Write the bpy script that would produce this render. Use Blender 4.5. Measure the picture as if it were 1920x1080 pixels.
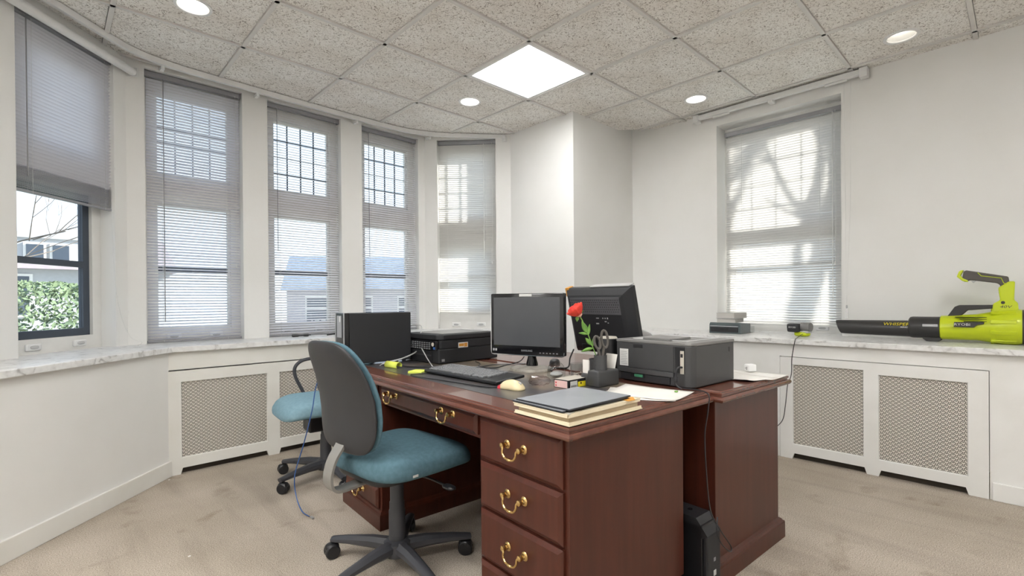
import bpy, bmesh, math, random
from mathutils import Vector, Matrix
random.seed(7)
PI=math.pi
S=bpy.context.scene
for o in list(bpy.data.objects): bpy.data.objects.remove(o)
C=S.collection
R=math.radians
# ------------------------------------------------------------------ camera
CAMZ=1.1136; CE=2.765
cd=bpy.data.cameras.new('camera'); cam=bpy.data.objects.new('camera',cd); C.objects.link(cam)
cd.sensor_width=36; cd.lens=912.38/1920*36; cd.shift_x=-0.25/1920; cd.shift_y=27.04/1920; cd.clip_start=.02; cd.clip_end=500
cam.matrix_world=Matrix.Translation((0,0,CAMZ))@Matrix.Rotation(-.7668,4,'Z')@Matrix.Rotation(PI/2-.0043,4,'X')@Matrix.Rotation(-.0077,4,'Z')
S.camera=cam
# ------------------------------------------------------------------ view, sky, sun
S.view_settings.view_transform='Standard'; S.view_settings.look='None'; S.view_settings.gamma=1
S.view_settings.use_curve_mapping=False; S.view_settings.exposure=1.25
w=bpy.data.worlds.new('sky'); S.world=w; w.use_nodes=True
nt=w.node_tree; bg=nt.nodes['Background']
tc=nt.nodes.new('ShaderNodeTexCoord'); sx=nt.nodes.new('ShaderNodeSeparateXYZ'); rp=nt.nodes.new('ShaderNodeValToRGB')
nt.links.new(tc.outputs['Generated'],sx.inputs[0]); nt.links.new(sx.outputs['Z'],rp.inputs[0]); nt.links.new(rp.outputs[0],bg.inputs[0])
rp.color_ramp.elements[0].position=.0; rp.color_ramp.elements[0].color=(.84,.93,1,1)
rp.color_ramp.elements[1].position=.6; rp.color_ramp.elements[1].color=(.62,.79,1,1)
bg.inputs[1].default_value=.72
sl=bpy.data.lights.new('sun','SUN'); sl.energy=6; sl.angle=R(.6); sl.color=(1,.93,.82)
so=bpy.data.objects.new('sun',sl); C.objects.link(so)
so.rotation_euler=Vector((.80,-.28,.45)).to_track_quat('Z','Y').to_euler()
# ------------------------------------------------------------------ materials
def mat(name): 
    m=bpy.data.materials.new(name); m.use_nodes=True; return m,m.node_tree,m.node_tree.nodes['Principled BSDF']
def pm(name,col,rough=.5,metal=0,var=None,vscale=8,bump=0,bscale=200,spec=.5,stretch=None,vr=(.35,.65),emit=None,es=0,trans=0,coat=0,detail=4):
    m,t,b=mat(name); N=t.nodes; L=t.links
    b.inputs['Base Color'].default_value=(*col,1); b.inputs['Roughness'].default_value=rough; b.inputs['Metallic'].default_value=metal
    b.inputs['Specular IOR Level'].default_value=spec; b.inputs['Transmission Weight'].default_value=trans; b.inputs['Coat Weight'].default_value=coat
    if emit: b.inputs['Emission Color'].default_value=(*emit,1); b.inputs['Emission Strength'].default_value=es
    tcn=N.new('ShaderNodeTexCoord'); src=tcn.outputs['Object']
    if stretch:
        mp=N.new('ShaderNodeMapping'); mp.inputs['Scale'].default_value=stretch; L.new(src,mp.inputs[0]); src=mp.outputs[0]
    nz=N.new('ShaderNodeTexNoise'); nz.inputs['Scale'].default_value=vscale; nz.inputs['Detail'].default_value=detail; L.new(src,nz.inputs[0])
    r=N.new('ShaderNodeValToRGB'); L.new(nz.outputs['Fac'],r.inputs[0])
    v=var or tuple(c*.93 for c in col)
    r.color_ramp.elements[0].position=vr[0]; r.color_ramp.elements[0].color=(*v,1)
    r.color_ramp.elements[1].position=vr[1]; r.color_ramp.elements[1].color=(*col,1)
    L.new(r.outputs[0],b.inputs['Base Color'])
    if bump:
        n2=N.new('ShaderNodeTexNoise'); n2.inputs['Scale'].default_value=bscale; n2.inputs['Detail'].default_value=3; L.new(tcn.outputs['Object'],n2.inputs[0])
        bp=N.new('ShaderNodeBump'); bp.inputs['Strength'].default_value=bump; bp.inputs['Distance'].default_value=.004
        L.new(n2.outputs['Fac'],bp.inputs['Height']); L.new(bp.outputs[0],b.inputs['Normal'])
    return m
M={}
M['wall']=pm('painted_plaster',(.815,.81,.79),.55,var=(.785,.778,.752),vscale=2.2,bump=.06,bscale=60)
M['trimw']=pm('white_gloss_paint',(.82,.815,.795),.4,var=(.78,.772,.745),vscale=5,bump=.04,bscale=40)
M['cream']=pm('cream_paint',(.79,.78,.74),.4,var=(.75,.735,.685),vscale=5,bump=.04,bscale=40)
M['frame']=pm('window_frame_paint',(.78,.77,.74),.4)
M['darkframe']=pm('dark_storm_frame',(.05,.065,.09),.45)
M['lead']=pm('dark_glazing_bar',(.06,.08,.11),.5)
M['slat']=None
M['rail']=pm('grey_headrail_metal',(.34,.34,.36),.4,metal=.3)
M['cord']=pm('white_cord',(.75,.75,.73),.7)
M['dcord']=pm('grey_cord',(.3,.3,.31),.7)
M['tbar']=pm('ceiling_grid_paint',(.72,.70,.67),.5)
M['trackw']=pm('white_track_enamel',(.82,.82,.81),.35)
M['wood']=pm('mahogany',(.082,.021,.012),.34,var=(.062,.016,.009),vscale=5,stretch=(7,7,.55),spec=.4,coat=.05)
M['woodtop']=pm('worn_mahogany_top',(.16,.06,.04),.25,var=(.125,.046,.032),vscale=6,stretch=(4,.8,4),coat=.3,spec=.5)
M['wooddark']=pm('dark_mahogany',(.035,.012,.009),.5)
M['brass']=pm('antique_brass',(.78,.56,.24),.24,metal=1,var=(.55,.36,.14),vscale=40)
M['plastic']=pm('charcoal_plastic',(.055,.055,.057),.42,bump=.12,bscale=700)
M['shell']=pm('grey_chair_shell',(.026,.026,.029),.42,var=(.021,.021,.024),vscale=5,bump=.15,bscale=500)
M['chairbase']=pm('grey_nylon',(.055,.056,.064),.45)
M['black']=pm('black_plastic',(.014,.014,.016),.35)
M['gblack']=pm('gloss_black',(.010,.010,.012),.12,spec=.6)
M['mblack']=pm('matt_black',(.018,.019,.022),.6,bump=.1,bscale=600)
M['ventlit']=pm('lit_vent_grey',(.11,.11,.12),.4)  # lighter grey stands in for light caught by the curved vent area
M['ptop']=pm('printer_sheen_grey',(.20,.195,.19),.35)  # paler grey paints the window reflection on the printer top; charger drum shares it
M['screen']=pm('monitor_screen',(.07,.073,.082),.32,spec=.55)
M['teal']=pm('teal_fabric',(.11,.20,.245),.9,var=(.092,.17,.21),vscale=60,bump=.35,bscale=900,spec=.15)
M['teal2']=pm('pale_teal_fabric',(.24,.385,.455),.9,var=(.21,.345,.41),vscale=60,bump=.35,bscale=900,spec=.15)
M['greybar']=pm('worn_grey_steel',(.30,.29,.27),.45,metal=.4)
M['silver']=pm('silver_plastic',(.5,.51,.53),.3,metal=.6)
M['chrome']=pm('bright_steel',(.72,.73,.75),.15,metal=1)
M['lgrey']=pm('light_grey_plastic',(.52,.52,.52),.45)
M['white']=pm('white_plastic',(.85,.85,.84),.4)
M['paper']=pm('white_paper',(.80,.78,.74),.8,var=(.76,.73,.68),vscale=9)
M['pages']=pm('book_pages',(.58,.56,.53),.8,var=(.50,.48,.45),vscale=3,stretch=(1,1,90))
M['tan']=pm('tan_gusset_card',(.52,.42,.27),.7,var=(.46,.36,.23),vscale=12)
M['manila']=pm('manila_card',(.80,.71,.53),.7,var=(.74,.64,.46),vscale=12)
M['orange']=pm('orange_elastic',(.70,.32,.05),.6)
M['folder']=pm('blue_grey_cover',(.34,.355,.385),.25,spec=.5)
M['fedge']=pm('black_binding',(.02,.022,.028),.5)
M['postit']=pm('yellow_green_note',(.72,.80,.12),.75)
M['creamp']=pm('cream_plastic',(.80,.68,.42),.25,spec=.5)
M['red']=pm('red_plastic',(.62,.03,.05),.3)
M['rose']=pm('red_silk_petal',(.86,.075,.04),.6,var=(.7,.03,.025),vscale=30)
M['bud']=pm('pink_sepal',(.75,.42,.32),.6)
M['leaf']=pm('green_silk_leaf',(.22,.40,.08),.55,var=(.12,.28,.05),vscale=25)
M['lime']=pm('lime_plastic',(.56,.66,.012),.32,var=(.53,.62,.012),vscale=5)
M['grip']=pm('brown_grey_rubber',(.10,.09,.08),.65,bump=.2,bscale=600)
M['blow']=pm('blower_black_plastic',(.03,.029,.028),.38)
M['yel']=pm('yellow_print',(.85,.72,.02),.5)
M['pink']=pm('pink_card',(.80,.55,.52),.6)
M['dgreen']=pm('green_latch',(.05,.22,.12),.4)
M['label']=pm('paper_label',(.70,.70,.68),.6)
M['print']=pm('grey_print',(.25,.25,.26),.6)
M['blue']=pm('blue_cable',(.03,.10,.30),.45)
M['keys']=pm('grey_keycap',(.20,.205,.215),.5)
M['tandust']=pm('dusty_base',(.40,.37,.32),.5,var=(.24,.22,.19),vscale=25)
M['tantop']=pm('beige_cap',(.55,.51,.44),.5)
M['glassgrey']=pm('smoked_plastic',(.10,.125,.13),.2,spec=.6)
def glassy(name,tint,gl,fk=.9):
    m,t,b=mat(name); N=t.nodes; L=t.links; N.remove(b)
    tr=N.new('ShaderNodeBsdfTransparent'); tr.inputs[0].default_value=(*tint,1); g=N.new('ShaderNodeBsdfGlossy'); g.inputs['Roughness'].default_value=.04
    lw=N.new('ShaderNodeLayerWeight'); lw.inputs[0].default_value=.5; fr=N.new('ShaderNodeMath'); fr.operation='POWER'; fr.inputs[1].default_value=5; L.new(lw.outputs['Facing'],fr.inputs[0]); mt=N.new('ShaderNodeMath'); mt.operation='MULTIPLY_ADD'; mt.inputs[1].default_value=fk; mt.inputs[2].default_value=gl
    L.new(fr.outputs[0],mt.inputs[0]); mx=N.new('ShaderNodeMixShader'); L.new(mt.outputs[0],mx.inputs[0]); L.new(tr.outputs[0],mx.inputs[1]); L.new(g.outputs[0],mx.inputs[2])
    L.new(mx.outputs[0],N['Material Output'].inputs[0]); return m
M['glass']=glassy('window_glass',(.96,.98,1),.025)
M['clear']=glassy('clear_acrylic',(.90,.915,.915),.03)
M['film']=glassy('thin_clear_film',(.90,.86,.86),.06,.25)
def slatmat(name,col,tl):
    m,t,b=mat(name); N=t.nodes; L=t.links
    b.inputs['Base Color'].default_value=(*col,1); b.inputs['Roughness'].default_value=.4
    tcn=N.new('ShaderNodeTexCoord'); nz=N.new('ShaderNodeTexNoise'); nz.inputs['Scale'].default_value=6; L.new(tcn.outputs['Object'],nz.inputs[0])
    r=N.new('ShaderNodeValToRGB'); r.color_ramp.elements[0].color=(*[c*.92 for c in col],1); r.color_ramp.elements[1].color=(*col,1); L.new(nz.outputs['Fac'],r.inputs[0]); L.new(r.outputs[0],b.inputs['Base Color'])
    tb=N.new('ShaderNodeBsdfTranslucent'); tb.inputs[0].default_value=(*col,1); mx=N.new('ShaderNodeMixShader'); mx.inputs[0].default_value=tl
    L.new(b.outputs[0],mx.inputs[1]); L.new(tb.outputs[0],mx.inputs[2]); L.new(mx.outputs[0],N['Material Output'].inputs[0]); return m
M['slatsun']=slatmat('sunlit_vinyl_slat',(.76,.755,.74),.14)
M['slat']=slatmat('grey_vinyl_slat',(.83,.83,.865),.40)
M['slatw']=slatmat('white_vinyl_slat',(.80,.795,.775),.40)
def emis(name,col,st):
    m,t,b=mat(name); b.inputs['Base Color'].default_value=(.9,.9,.9,1); b.inputs['Emission Color'].default_value=(*col,1); b.inputs['Emission Strength'].default_value=st; return m
M['diff']=emis('light_diffuser',(1,.995,.985),8.5); M['diff_fill']=emis('added_fill_diffuser',(1,.995,.985),13.5)  # second diffuser serves the unseen panels added to brighten the room
M['bulb']=emis('lamp_lens',(1,.95,.88),10)
M['bulboff']=emis('unlit_lens_glow',(1,.95,.88),1.5)  # faint emission stands in for the reflection in the unlit downlight
M['refl']=pm('downlight_reflector',(.80,.79,.76),.25,metal=.5)
# carpet
def carpet():
    m,t,b=mat('beige_carpet'); N=t.nodes; L=t.links; b.inputs['Roughness'].default_value=.95; b.inputs['Specular IOR Level'].default_value=.1
    g=N.new('ShaderNodeTexCoord'); 
    n1=N.new('ShaderNodeTexNoise'); n1.inputs['Scale'].default_value=1.3; n1.inputs['Detail'].default_value=5; L.new(g.outputs['Object'],n1.inputs[0])
    r1=N.new('ShaderNodeValToRGB'); e=r1.color_ramp.elements; e[0].position=.34; e[0].color=(.44,.385,.32,1); e[1].position=.62; e[1].color=(.56,.50,.43,1); L.new(n1.outputs['Fac'],r1.inputs[0])
    n2=N.new('ShaderNodeTexNoise'); n2.inputs['Scale'].default_value=220; n2.inputs['Detail'].default_value=3; L.new(g.outputs['Object'],n2.inputs[0])
    r2=N.new('ShaderNodeValToRGB'); e=r2.color_ramp.elements; e[0].position=.36; e[0].color=(.62,.60,.58,1); e[1].position=.62; e[1].color=(1.08,1.07,1.05,1); L.new(n2.outputs['Fac'],r2.inputs[0])
    mx=N.new('ShaderNodeMix'); mx.data_type='RGBA'; mx.blend_type='MULTIPLY'; mx.inputs[0].default_value=1; L.new(r1.outputs[0],mx.inputs[6]); L.new(r2.outputs[0],mx.inputs[7])
    # worn dark stains
    n3=N.new('ShaderNodeTexNoise'); n3.inputs['Scale'].default_value=4.5; n3.inputs['Detail'].default_value=6; L.new(g.outputs['Object'],n3.inputs[0])
    r3=N.new('ShaderNodeValToRGB'); e=r3.color_ramp.elements; e[0].position=.24; e[0].color=(.66,.62,.58,1); e[1].position=.40; e[1].color=(1,1,1,1); L.new(n3.outputs['Fac'],r3.inputs[0])
    m2=N.new('ShaderNodeMix'); m2.data_type='RGBA'; m2.blend_type='MULTIPLY'; m2.inputs[0].default_value=1; L.new(mx.outputs[2],m2.inputs[6]); L.new(r3.outputs[0],m2.inputs[7])
    # darker streaks along the room paint the shade of carpet wrinkles
    mp=N.new('ShaderNodeMapping'); mp.inputs['Rotation'].default_value=(0,0,R(-42)); mp.inputs['Scale'].default_value=(5,.55,1); L.new(g.outputs['Object'],mp.inputs[0])
    n4=N.new('ShaderNodeTexNoise'); n4.inputs['Scale'].default_value=1.4; n4.inputs['Detail'].default_value=3; L.new(mp.outputs[0],n4.inputs[0])
    r4=N.new('ShaderNodeValToRGB'); e=r4.color_ramp.elements; e[0].position=.28; e[0].color=(.84,.83,.83,1); e[1].position=.5; e[1].color=(1,1,1,1); L.new(n4.outputs['Fac'],r4.inputs[0])
    m3=N.new('ShaderNodeMix'); m3.data_type='RGBA'; m3.blend_type='MULTIPLY'; m3.inputs[0].default_value=1; L.new(m2.outputs[2],m3.inputs[6]); L.new(r4.outputs[0],m3.inputs[7])
    L.new(m3.outputs[2],b.inputs['Base Color'])
    bp=N.new('ShaderNodeBump'); bp.inputs['Strength'].default_value=.5; bp.inputs['Distance'].default_value=.006; L.new(n2.outputs['Fac'],bp.inputs['Height']); L.new(bp.outputs[0],b.inputs['Normal'])
    return m
M['carpet']=carpet()
def tilemat():
    m,t,b=mat('wood_wool_ceiling_tile'); N=t.nodes; L=t.links; b.inputs['Roughness'].default_value=.95; b.inputs['Specular IOR Level'].default_value=.1
    g=N.new('ShaderNodeTexCoord')
    n1=N.new('ShaderNodeTexNoise'); n1.inputs['Scale'].default_value=44; n1.inputs['Detail'].default_value=2.5; n1.inputs['Distortion'].default_value=2.6; L.new(g.outputs['Object'],n1.inputs[0])
    r1=N.new('ShaderNodeValToRGB'); e=r1.color_ramp.elements; e[0].position=.33; e[0].color=(.36,.325,.29,1); e[1].position=.45; e[1].color=(.86,.835,.795,1); x=e.new(.62); x.color=(.93,.915,.885,1); L.new(n1.outputs['Fac'],r1.inputs[0])
    n2=N.new('ShaderNodeTexNoise'); n2.inputs['Scale'].default_value=2.5; n2.inputs['Detail'].default_value=4; L.new(g.outputs['Object'],n2.inputs[0])
    r2=N.new('ShaderNodeValToRGB'); e=r2.color_ramp.elements; e[0].position=.3; e[0].color=(.88,.85,.82,1); e[1].position=.6; e[1].color=(1,1,1,1); L.new(n2.outputs['Fac'],r2.inputs[0])
    mx=N.new('ShaderNodeMix'); mx.data_type='RGBA'; mx.blend_type='MULTIPLY'; mx.inputs[0].default_value=1; L.new(r1.outputs[0],mx.inputs[6]); L.new(r2.outputs[0],mx.inputs[7]); L.new(mx.outputs[2],b.inputs['Base Color'])
    bp=N.new('ShaderNodeBump'); bp.inputs['Strength'].default_value=.5; bp.inputs['Distance'].default_value=.006; L.new(n1.outputs['Fac'],bp.inputs['Height']); L.new(bp.outputs[0],b.inputs['Normal'])
    return m
M['tile']=tilemat()
def marble():
    m,t,b=mat('grey_veined_marble'); N=t.nodes; L=t.links; b.inputs['Roughness'].default_value=.3
    g=N.new('ShaderNodeTexCoord')
    n1=N.new('ShaderNodeTexNoise'); n1.inputs['Scale'].default_value=14; n1.inputs['Detail'].default_value=8; n1.inputs['Distortion'].default_value=1.6; L.new(g.outputs['Object'],n1.inputs[0])
    r1=N.new('ShaderNodeValToRGB'); e=r1.color_ramp.elements; e[0].position=.30; e[0].color=(.40,.39,.38,1); e[1].position=.42; e[1].color=(.70,.695,.685,1); x=e.new(.6); x.color=(.80,.80,.79,1); L.new(n1.outputs['Fac'],r1.inputs[0]); L.new(r1.outputs[0],b.inputs['Base Color'])
    return m
M['marble']=marble()
def grillemat():
    # perforated sheet: real holes (transparent) in a woven cloverleaf repeat
    m,t,b=mat('perforated_radiator_sheet'); N=t.nodes; L=t.links
    b.inputs['Base Color'].default_value=(.74,.70,.63,1); b.inputs['Roughness'].default_value=.5
    g=N.new('ShaderNodeTexCoord'); s=N.new('ShaderNodeSeparateXYZ'); L.new(g.outputs['Object'],s.inputs[0])
    def mth(op,a,bv=None,c=None):
        n=N.new('ShaderNodeMath'); n.operation=op
        for i,v in enumerate((a,bv,c)):
            if v is None: continue
            if isinstance(v,(int,float)): n.inputs[i].default_value=v
            else: L.new(v,n.inputs[i])
        return n.outputs[0]
    P=.0287; PZ=.0229
    u0=mth('DIVIDE',s.outputs['X'],P); v0=mth('DIVIDE',s.outputs['Z'],PZ)
    def cell(du,dv):
        return mth('SUBTRACT',mth('FRACT',mth('ADD',u0,du+100.0)),.5), mth('SUBTRACT',mth('FRACT',mth('ADD',v0,dv+100.0)),.5)
    def slot(du,dv,hu,hv):
        a,bb=cell(du,dv)
        return mth('MULTIPLY',mth('LESS_THAN',mth('ABSOLUTE',a),hu),mth('LESS_THAN',mth('ABSOLUTE',bb),hv))
    hs=[]
    for cu,cv in ((0,0),(.5,.5)):
        hs+=[slot(cu+.12,cv,.06,.20),slot(cu-.12,cv,.06,.20),slot(cu,cv+.36,.13,.085),slot(cu+.25,cv+.25,.06,.10),slot(cu-.25,cv+.25,.06,.10)]
    f=hs[0]
    for h in hs[1:]: f=mth('MAXIMUM',f,h)
    tr=N.new('ShaderNodeBsdfTransparent'); mx=N.new('ShaderNodeMixShader'); L.new(f,mx.inputs[0]); L.new(b.outputs[0],mx.inputs[1]); L.new(tr.outputs[0],mx.inputs[2]); L.new(mx.outputs[0],N['Material Output'].inputs[0]); return m
M['grille']=grillemat()
M['cavityshade']=pm('dark_cavity_shade',(.05,.04,.03),.9)  # dark colour paints the shade inside the radiator recess
def leather():
    m,t,b=mat('worn_writing_surface'); N=t.nodes; L=t.links; b.inputs['Roughness'].default_value=.28; b.inputs['Specular IOR Level'].default_value=.5
    g=N.new('ShaderNodeTexCoord')
    n1=N.new('ShaderNodeTexNoise'); n1.inputs['Scale'].default_value=5; n1.inputs['Detail'].default_value=6; L.new(g.outputs['Object'],n1.inputs[0])
    s=N.new('ShaderNodeSeparateXYZ'); L.new(g.outputs['Object'],s.inputs[0])
    ma=N.new('ShaderNodeMath'); ma.operation='MULTIPLY_ADD'; ma.inputs[1].default_value=.55; ma.inputs[2].default_value=-.22; L.new(s.outputs['X'],ma.inputs[0])
    ad=N.new('ShaderNodeMath'); ad.operation='ADD'; L.new(n1.outputs['Fac'],ad.inputs[0]); L.new(ma.outputs[0],ad.inputs[1])
    r1=N.new('ShaderNodeValToRGB'); e=r1.color_ramp.elements; e[0].position=.46; e[0].color=(.065,.062,.065,1); e[1].position=.68; e[1].color=(.24,.19,.135,1); L.new(ad.outputs[0],r1.inputs[0]); L.new(r1.outputs[0],b.inputs['Base Color'])
    return m
M['leather']=leather()
# ------------------------------------------------------------------ mesh helpers
class MB:
    def __init__(s): s.b=bmesh.new()
    def _add(s,b2,mtx=None):
        if mtx is not None: b2.transform(mtx)
        me=bpy.data.meshes.new('t'); b2.to_mesh(me); b2.free(); s.b.from_mesh(me); bpy.data.meshes.remove(me); return s
    def box(s,x0,x1,y0,y1,z0,z1,bev=0,seg=2,mtx=None):
        b=bmesh.new(); bmesh.ops.create_cube(b,size=1)
        for v in b.verts: v.co=Vector(((x0+x1)/2+v.co.x*(x1-x0),(y0+y1)/2+v.co.y*(y1-y0),(z0+z1)/2+v.co.z*(z1-z0)))
        if bev: bmesh.ops.bevel(b,geom=b.edges[:],offset=bev,segments=seg,affect='EDGES',profile=.5)
        return s._add(b,mtx)
    def lathe(s,prof,n=24,mtx=None,cap=True):
        b=bmesh.new(); rings=[]
        for r,z in prof:
            rings.append([b.verts.new((r*math.cos(2*PI*i/n),r*math.sin(2*PI*i/n),z)) for i in range(n)])
        for a,c in zip(rings,rings[1:]):
            for i in range(n): b.faces.new((a[i],a[(i+1)%n],c[(i+1)%n],c[i]))
        if cap:
            if prof[0][0]>1e-5: b.faces.new(rings[0][::-1])
            if prof[-1][0]>1e-5: b.faces.new(rings[-1])
        bmesh.ops.remove_doubles(b,verts=b.verts,dist=1e-6)
        return s._add(b,mtx)
    def cyl(s,p,q,r,r2=None,n=16):
        p=Vector(p);q=Vector(q);d=q-p; m=Matrix.Translation(p)@d.to_track_quat('Z','Y').to_matrix().to_4x4()
        return s.lathe([(r,0),(r if r2 is None else r2,d.length)],n,m)
    def tube(s,pts,r,n=8,smooth=0,flat=None,cap=True):
        P=[Vector(p) for p in pts]
        if smooth: P=crspline(P,smooth)
        rr=r if isinstance(r,(list,tuple)) else [r]*len(P)
        if len(rr)!=len(P):
            K=len(rr)-1; out=[]
            for i in range(len(P)):
                x=i/(len(P)-1)*K; k=min(int(x),max(K-1,0)); t=x-k if K else 0
                a0,a1=rr[k],rr[min(k+1,K)]
                out.append(tuple(u+(v-u)*t for u,v in zip(a0,a1)) if isinstance(a0,(tuple,list)) else a0+(a1-a0)*t)
            rr=out
        b=bmesh.new(); rings=[]; up=None
        for i,p in enumerate(P):
            t=(P[min(i+1,len(P)-1)]-P[max(i-1,0)])
            if t.length<1e-9: t=Vector((0,0,1))
            t.normalize()
            if flat is not None: up0=Vector(flat)
            elif up is None: up0=Vector((0,0,1)) if abs(t.z)<.9 else Vector((1,0,0))
            else: up0=up
            sd=t.cross(up0)
            if sd.length<1e-6: sd=t.cross(Vector((0.3,1,.2)))
            sd.normalize(); up=sd.cross(t).normalized()
            if isinstance(rr[i],(tuple,list)): ra,rb=rr[i]
            else: ra=rb=rr[i]
            rings.append([b.verts.new(p+sd*ra*math.cos(2*PI*k/n+PI/n)+up*rb*math.sin(2*PI*k/n+PI/n)) for k in range(n)])
        for a,c in zip(rings,rings[1:]):
            for i in range(n): b.faces.new((a[i],a[(i+1)%n],c[(i+1)%n],c[i]))
        if cap: b.faces.new(rings[0][::-1]); b.faces.new(rings[-1])
        return s._add(b)
    def prism(s,poly,z0,z1,mtx=None,bev=0,seg=2):
        b=bmesh.new(); vs=[b.verts.new((x,y,z0)) for x,y in poly]; f=b.faces.new(vs)
        r=bmesh.ops.extrude_face_region(b,geom=[f])
        for v in r['geom']:
            if isinstance(v,bmesh.types.BMVert): v.co.z=z1
        bmesh.ops.recalc_face_normals(b,faces=b.faces)
        if bev: bmesh.ops.bevel(b,geom=b.edges[:],offset=bev,segments=seg,affect='EDGES',profile=.5)
        return s._add(b,mtx)
    def rings(s,x0,x1,y0,y1,prof,mtx=None,cap0=False,cap1=True):
        # rectangular loops lofted through (inset, height)
        b=bmesh.new(); L=[]
        for i,z in prof: L.append([b.verts.new(c) for c in ((x0+i,y0+i,z),(x1-i,y0+i,z),(x1-i,y1-i,z),(x0+i,y1-i,z))])
        for a,c in zip(L,L[1:]):
            for k in range(4): b.faces.new((a[k],a[(k+1)%4],c[(k+1)%4],c[k]))
        if cap0: b.faces.new(L[0][::-1])
        if cap1: b.faces.new(L[-1])
        bmesh.ops.recalc_face_normals(b,faces=b.faces)
        return s._add(b,mtx)
    def superell(s,a,b_,c,e1=.5,e2=.5,nu=40,nv=20,fn=None,mtx=None):
        b=bmesh.new()
        sp=lambda t,e: math.copysign(abs(t)**e,t)
        rows=[]
        for j in range(nv+1):
            ph=-PI/2+PI*j/nv
            row=[]
            for i in range(nu):
                th=2*PI*i/nu
                p=Vector((a*sp(math.cos(ph),e1)*sp(math.cos(th),e2),b_*sp(math.cos(ph),e1)*sp(math.sin(th),e2),c*sp(math.sin(ph),e1)))
                if fn: p=Vector(fn(p))
                row.append(b.verts.new(p))
            rows.append(row)
        for j in range(nv):
            for i in range(nu): b.faces.new((rows[j][i],rows[j][(i+1)%nu],rows[j+1][(i+1)%nu],rows[j+1][i]))
        bmesh.ops.remove_doubles(b,verts=b.verts,dist=1e-5)
        bmesh.ops.recalc_face_normals(b,faces=b.faces)
        return s._add(b,mtx)
    def faces(s,vs,fs,mtx=None):
        b=bmesh.new(); V=[b.verts.new(v) for v in vs]
        for f in fs: b.faces.new([V[i] for i in f])
        return s._add(b,mtx)
    def build(s,name,m,parent=None,smooth=False,label=None,kind=None,auto=True):
        me=bpy.data.meshes.new(name); s.b.to_mesh(me); s.b.free()
        o=bpy.data.objects.new(name,me); C.objects.link(o); me.materials.append(M[m] if isinstance(m,str) else m)
        if smooth:
            me.shade_smooth()
            if auto: 
                try: me.set_sharp_from_angle(angle=R(38))
                except Exception: pass
        if parent is not None: o.parent=parent
        if label: o['label']=label
        if kind: o['kind']=kind
        return o
def crspline(P,k):
    out=[]
    for i in range(len(P)-1):
        p0=P[max(i-1,0)];p1=P[i];p2=P[i+1];p3=P[min(i+2,len(P)-1)]
        for j in range(k):
            t=j/k
            out.append(.5*((2*p1)+(p2-p0)*t+(2*p0-5*p1+4*p2-p3)*t*t+(3*p1-p0-3*p2+p3)*t**3))
    out.append(P[-1]); return out
def thing(name,label,cat,loc=(0,0,0),rz=0,group=None):
    o=bpy.data.objects.new(name,None); C.objects.link(o); o.location=loc; o.rotation_euler=(0,0,rz); o['label']=label; o['category']=cat
    o.empty_display_size=.05
    if group: o['group']=group
    return o
def tag(o,label,cat,group=None):
    o['label']=label; o['category']=cat
    if group: o['group']=group
    return o
def struct(o): o['kind']='structure'; return o
def sroot(name,loc=(0,0,0),rz=0):
    o=bpy.data.objects.new(name,None); C.objects.link(o); o.location=loc; o.rotation_euler=(0,0,rz); o['kind']='structure'; return o
def dup(o,parent=None):
    c=o.copy(); C.objects.link(c)
    if parent is not None: c.parent=parent
    for ch in o.children: dup(ch,c)
    return c
def text(s,size,m,parent,loc,rot,name='lettering',depth=.0004,align='CENTER',sx=1,shear=0):
    cu=bpy.data.curves.new('t','FONT'); cu.body=s; cu.size=size; cu.extrude=depth; cu.align_x=align; cu.align_y='CENTER'; cu.shear=shear; cu.resolution_u=2
    o=bpy.data.objects.new('t',cu); C.objects.link(o)
    dg=bpy.context.evaluated_depsgraph_get(); me=bpy.data.meshes.new_from_object(o.evaluated_get(dg)); bpy.data.objects.remove(o)
    me.materials.clear(); me.materials.append(M[m]); t=bpy.data.objects.new(name,me); C.objects.link(t); t.parent=parent; t.location=loc; t.rotation_euler=rot; t.scale=(sx,1,1); return t
# ------------------------------------------------------------------ the setting
UY=4.156; LY=3.774; RX=4.31; LX=3.74; ZL=.831; CX=3.365; CY=2.704
AA=R(46.5); PA=Vector((.41,UY)); PR=Vector((2.79,UY)); AR=-R(48.8)
fl=struct(MB().box(-1.9,4.7,-1.9,4.6,-.1,0).build('floor','carpet'))
def wallpiece(mb,mtx,rects,th):
    for s0,s1,z0,z1 in rects: mb.box(s0,s1,0,th,z0,z1,mtx=mtx)
def frame_mtx(p,a): return Matrix.Translation((p[0],p[1],0))@Matrix.Rotation(a,4,'Z')
W0=(-.735,-.10); W1=(.512,1.120); W2=(1.302,1.912); W3=(2.110,2.712); W4=(.125,.722); W5=(.911,1.846)
ZT=2.735
mb=MB(); mA=frame_mtx(PA,AA); wallpiece(mb,mA,[(-1.7,W0[0],0,2.9),(W0[1],0,0,2.9),(W0[0],W0[1],0,ZL-.02),(W0[0],W0[1],2.71,2.9)],.22)
struct(mb.build('wall_bay_left','wall'))
mb=MB(); mF=frame_mtx((0,UY),0); wallpiece(mb,mF,[(.30,W1[0],0,2.9),(W1[1],W2[0],0,2.9),(W2[1],W3[0],0,2.9),(W3[1],2.90,0,2.9),(W1[0],W1[1],0,ZL-.02),(W2[0],W2[1],0,ZL-.02),(W3[0],W3[1],0,ZL-.02),(W1[0],W1[1],ZT,2.9),(W2[0],W2[1],ZT,2.9),(W3[0],W3[1],ZT,2.9)],.22)
struct(mb.build('wall_bay_front','wall'))
mR=frame_mtx(PR,AR); mb=MB(); wallpiece(mb,mR,[(0,W4[0],0,2.9),(W4[1],1.05,0,2.9),(W4[0],W4[1],0,ZL-.02),(W4[0],W4[1],ZT,2.9)],.22)
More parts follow.
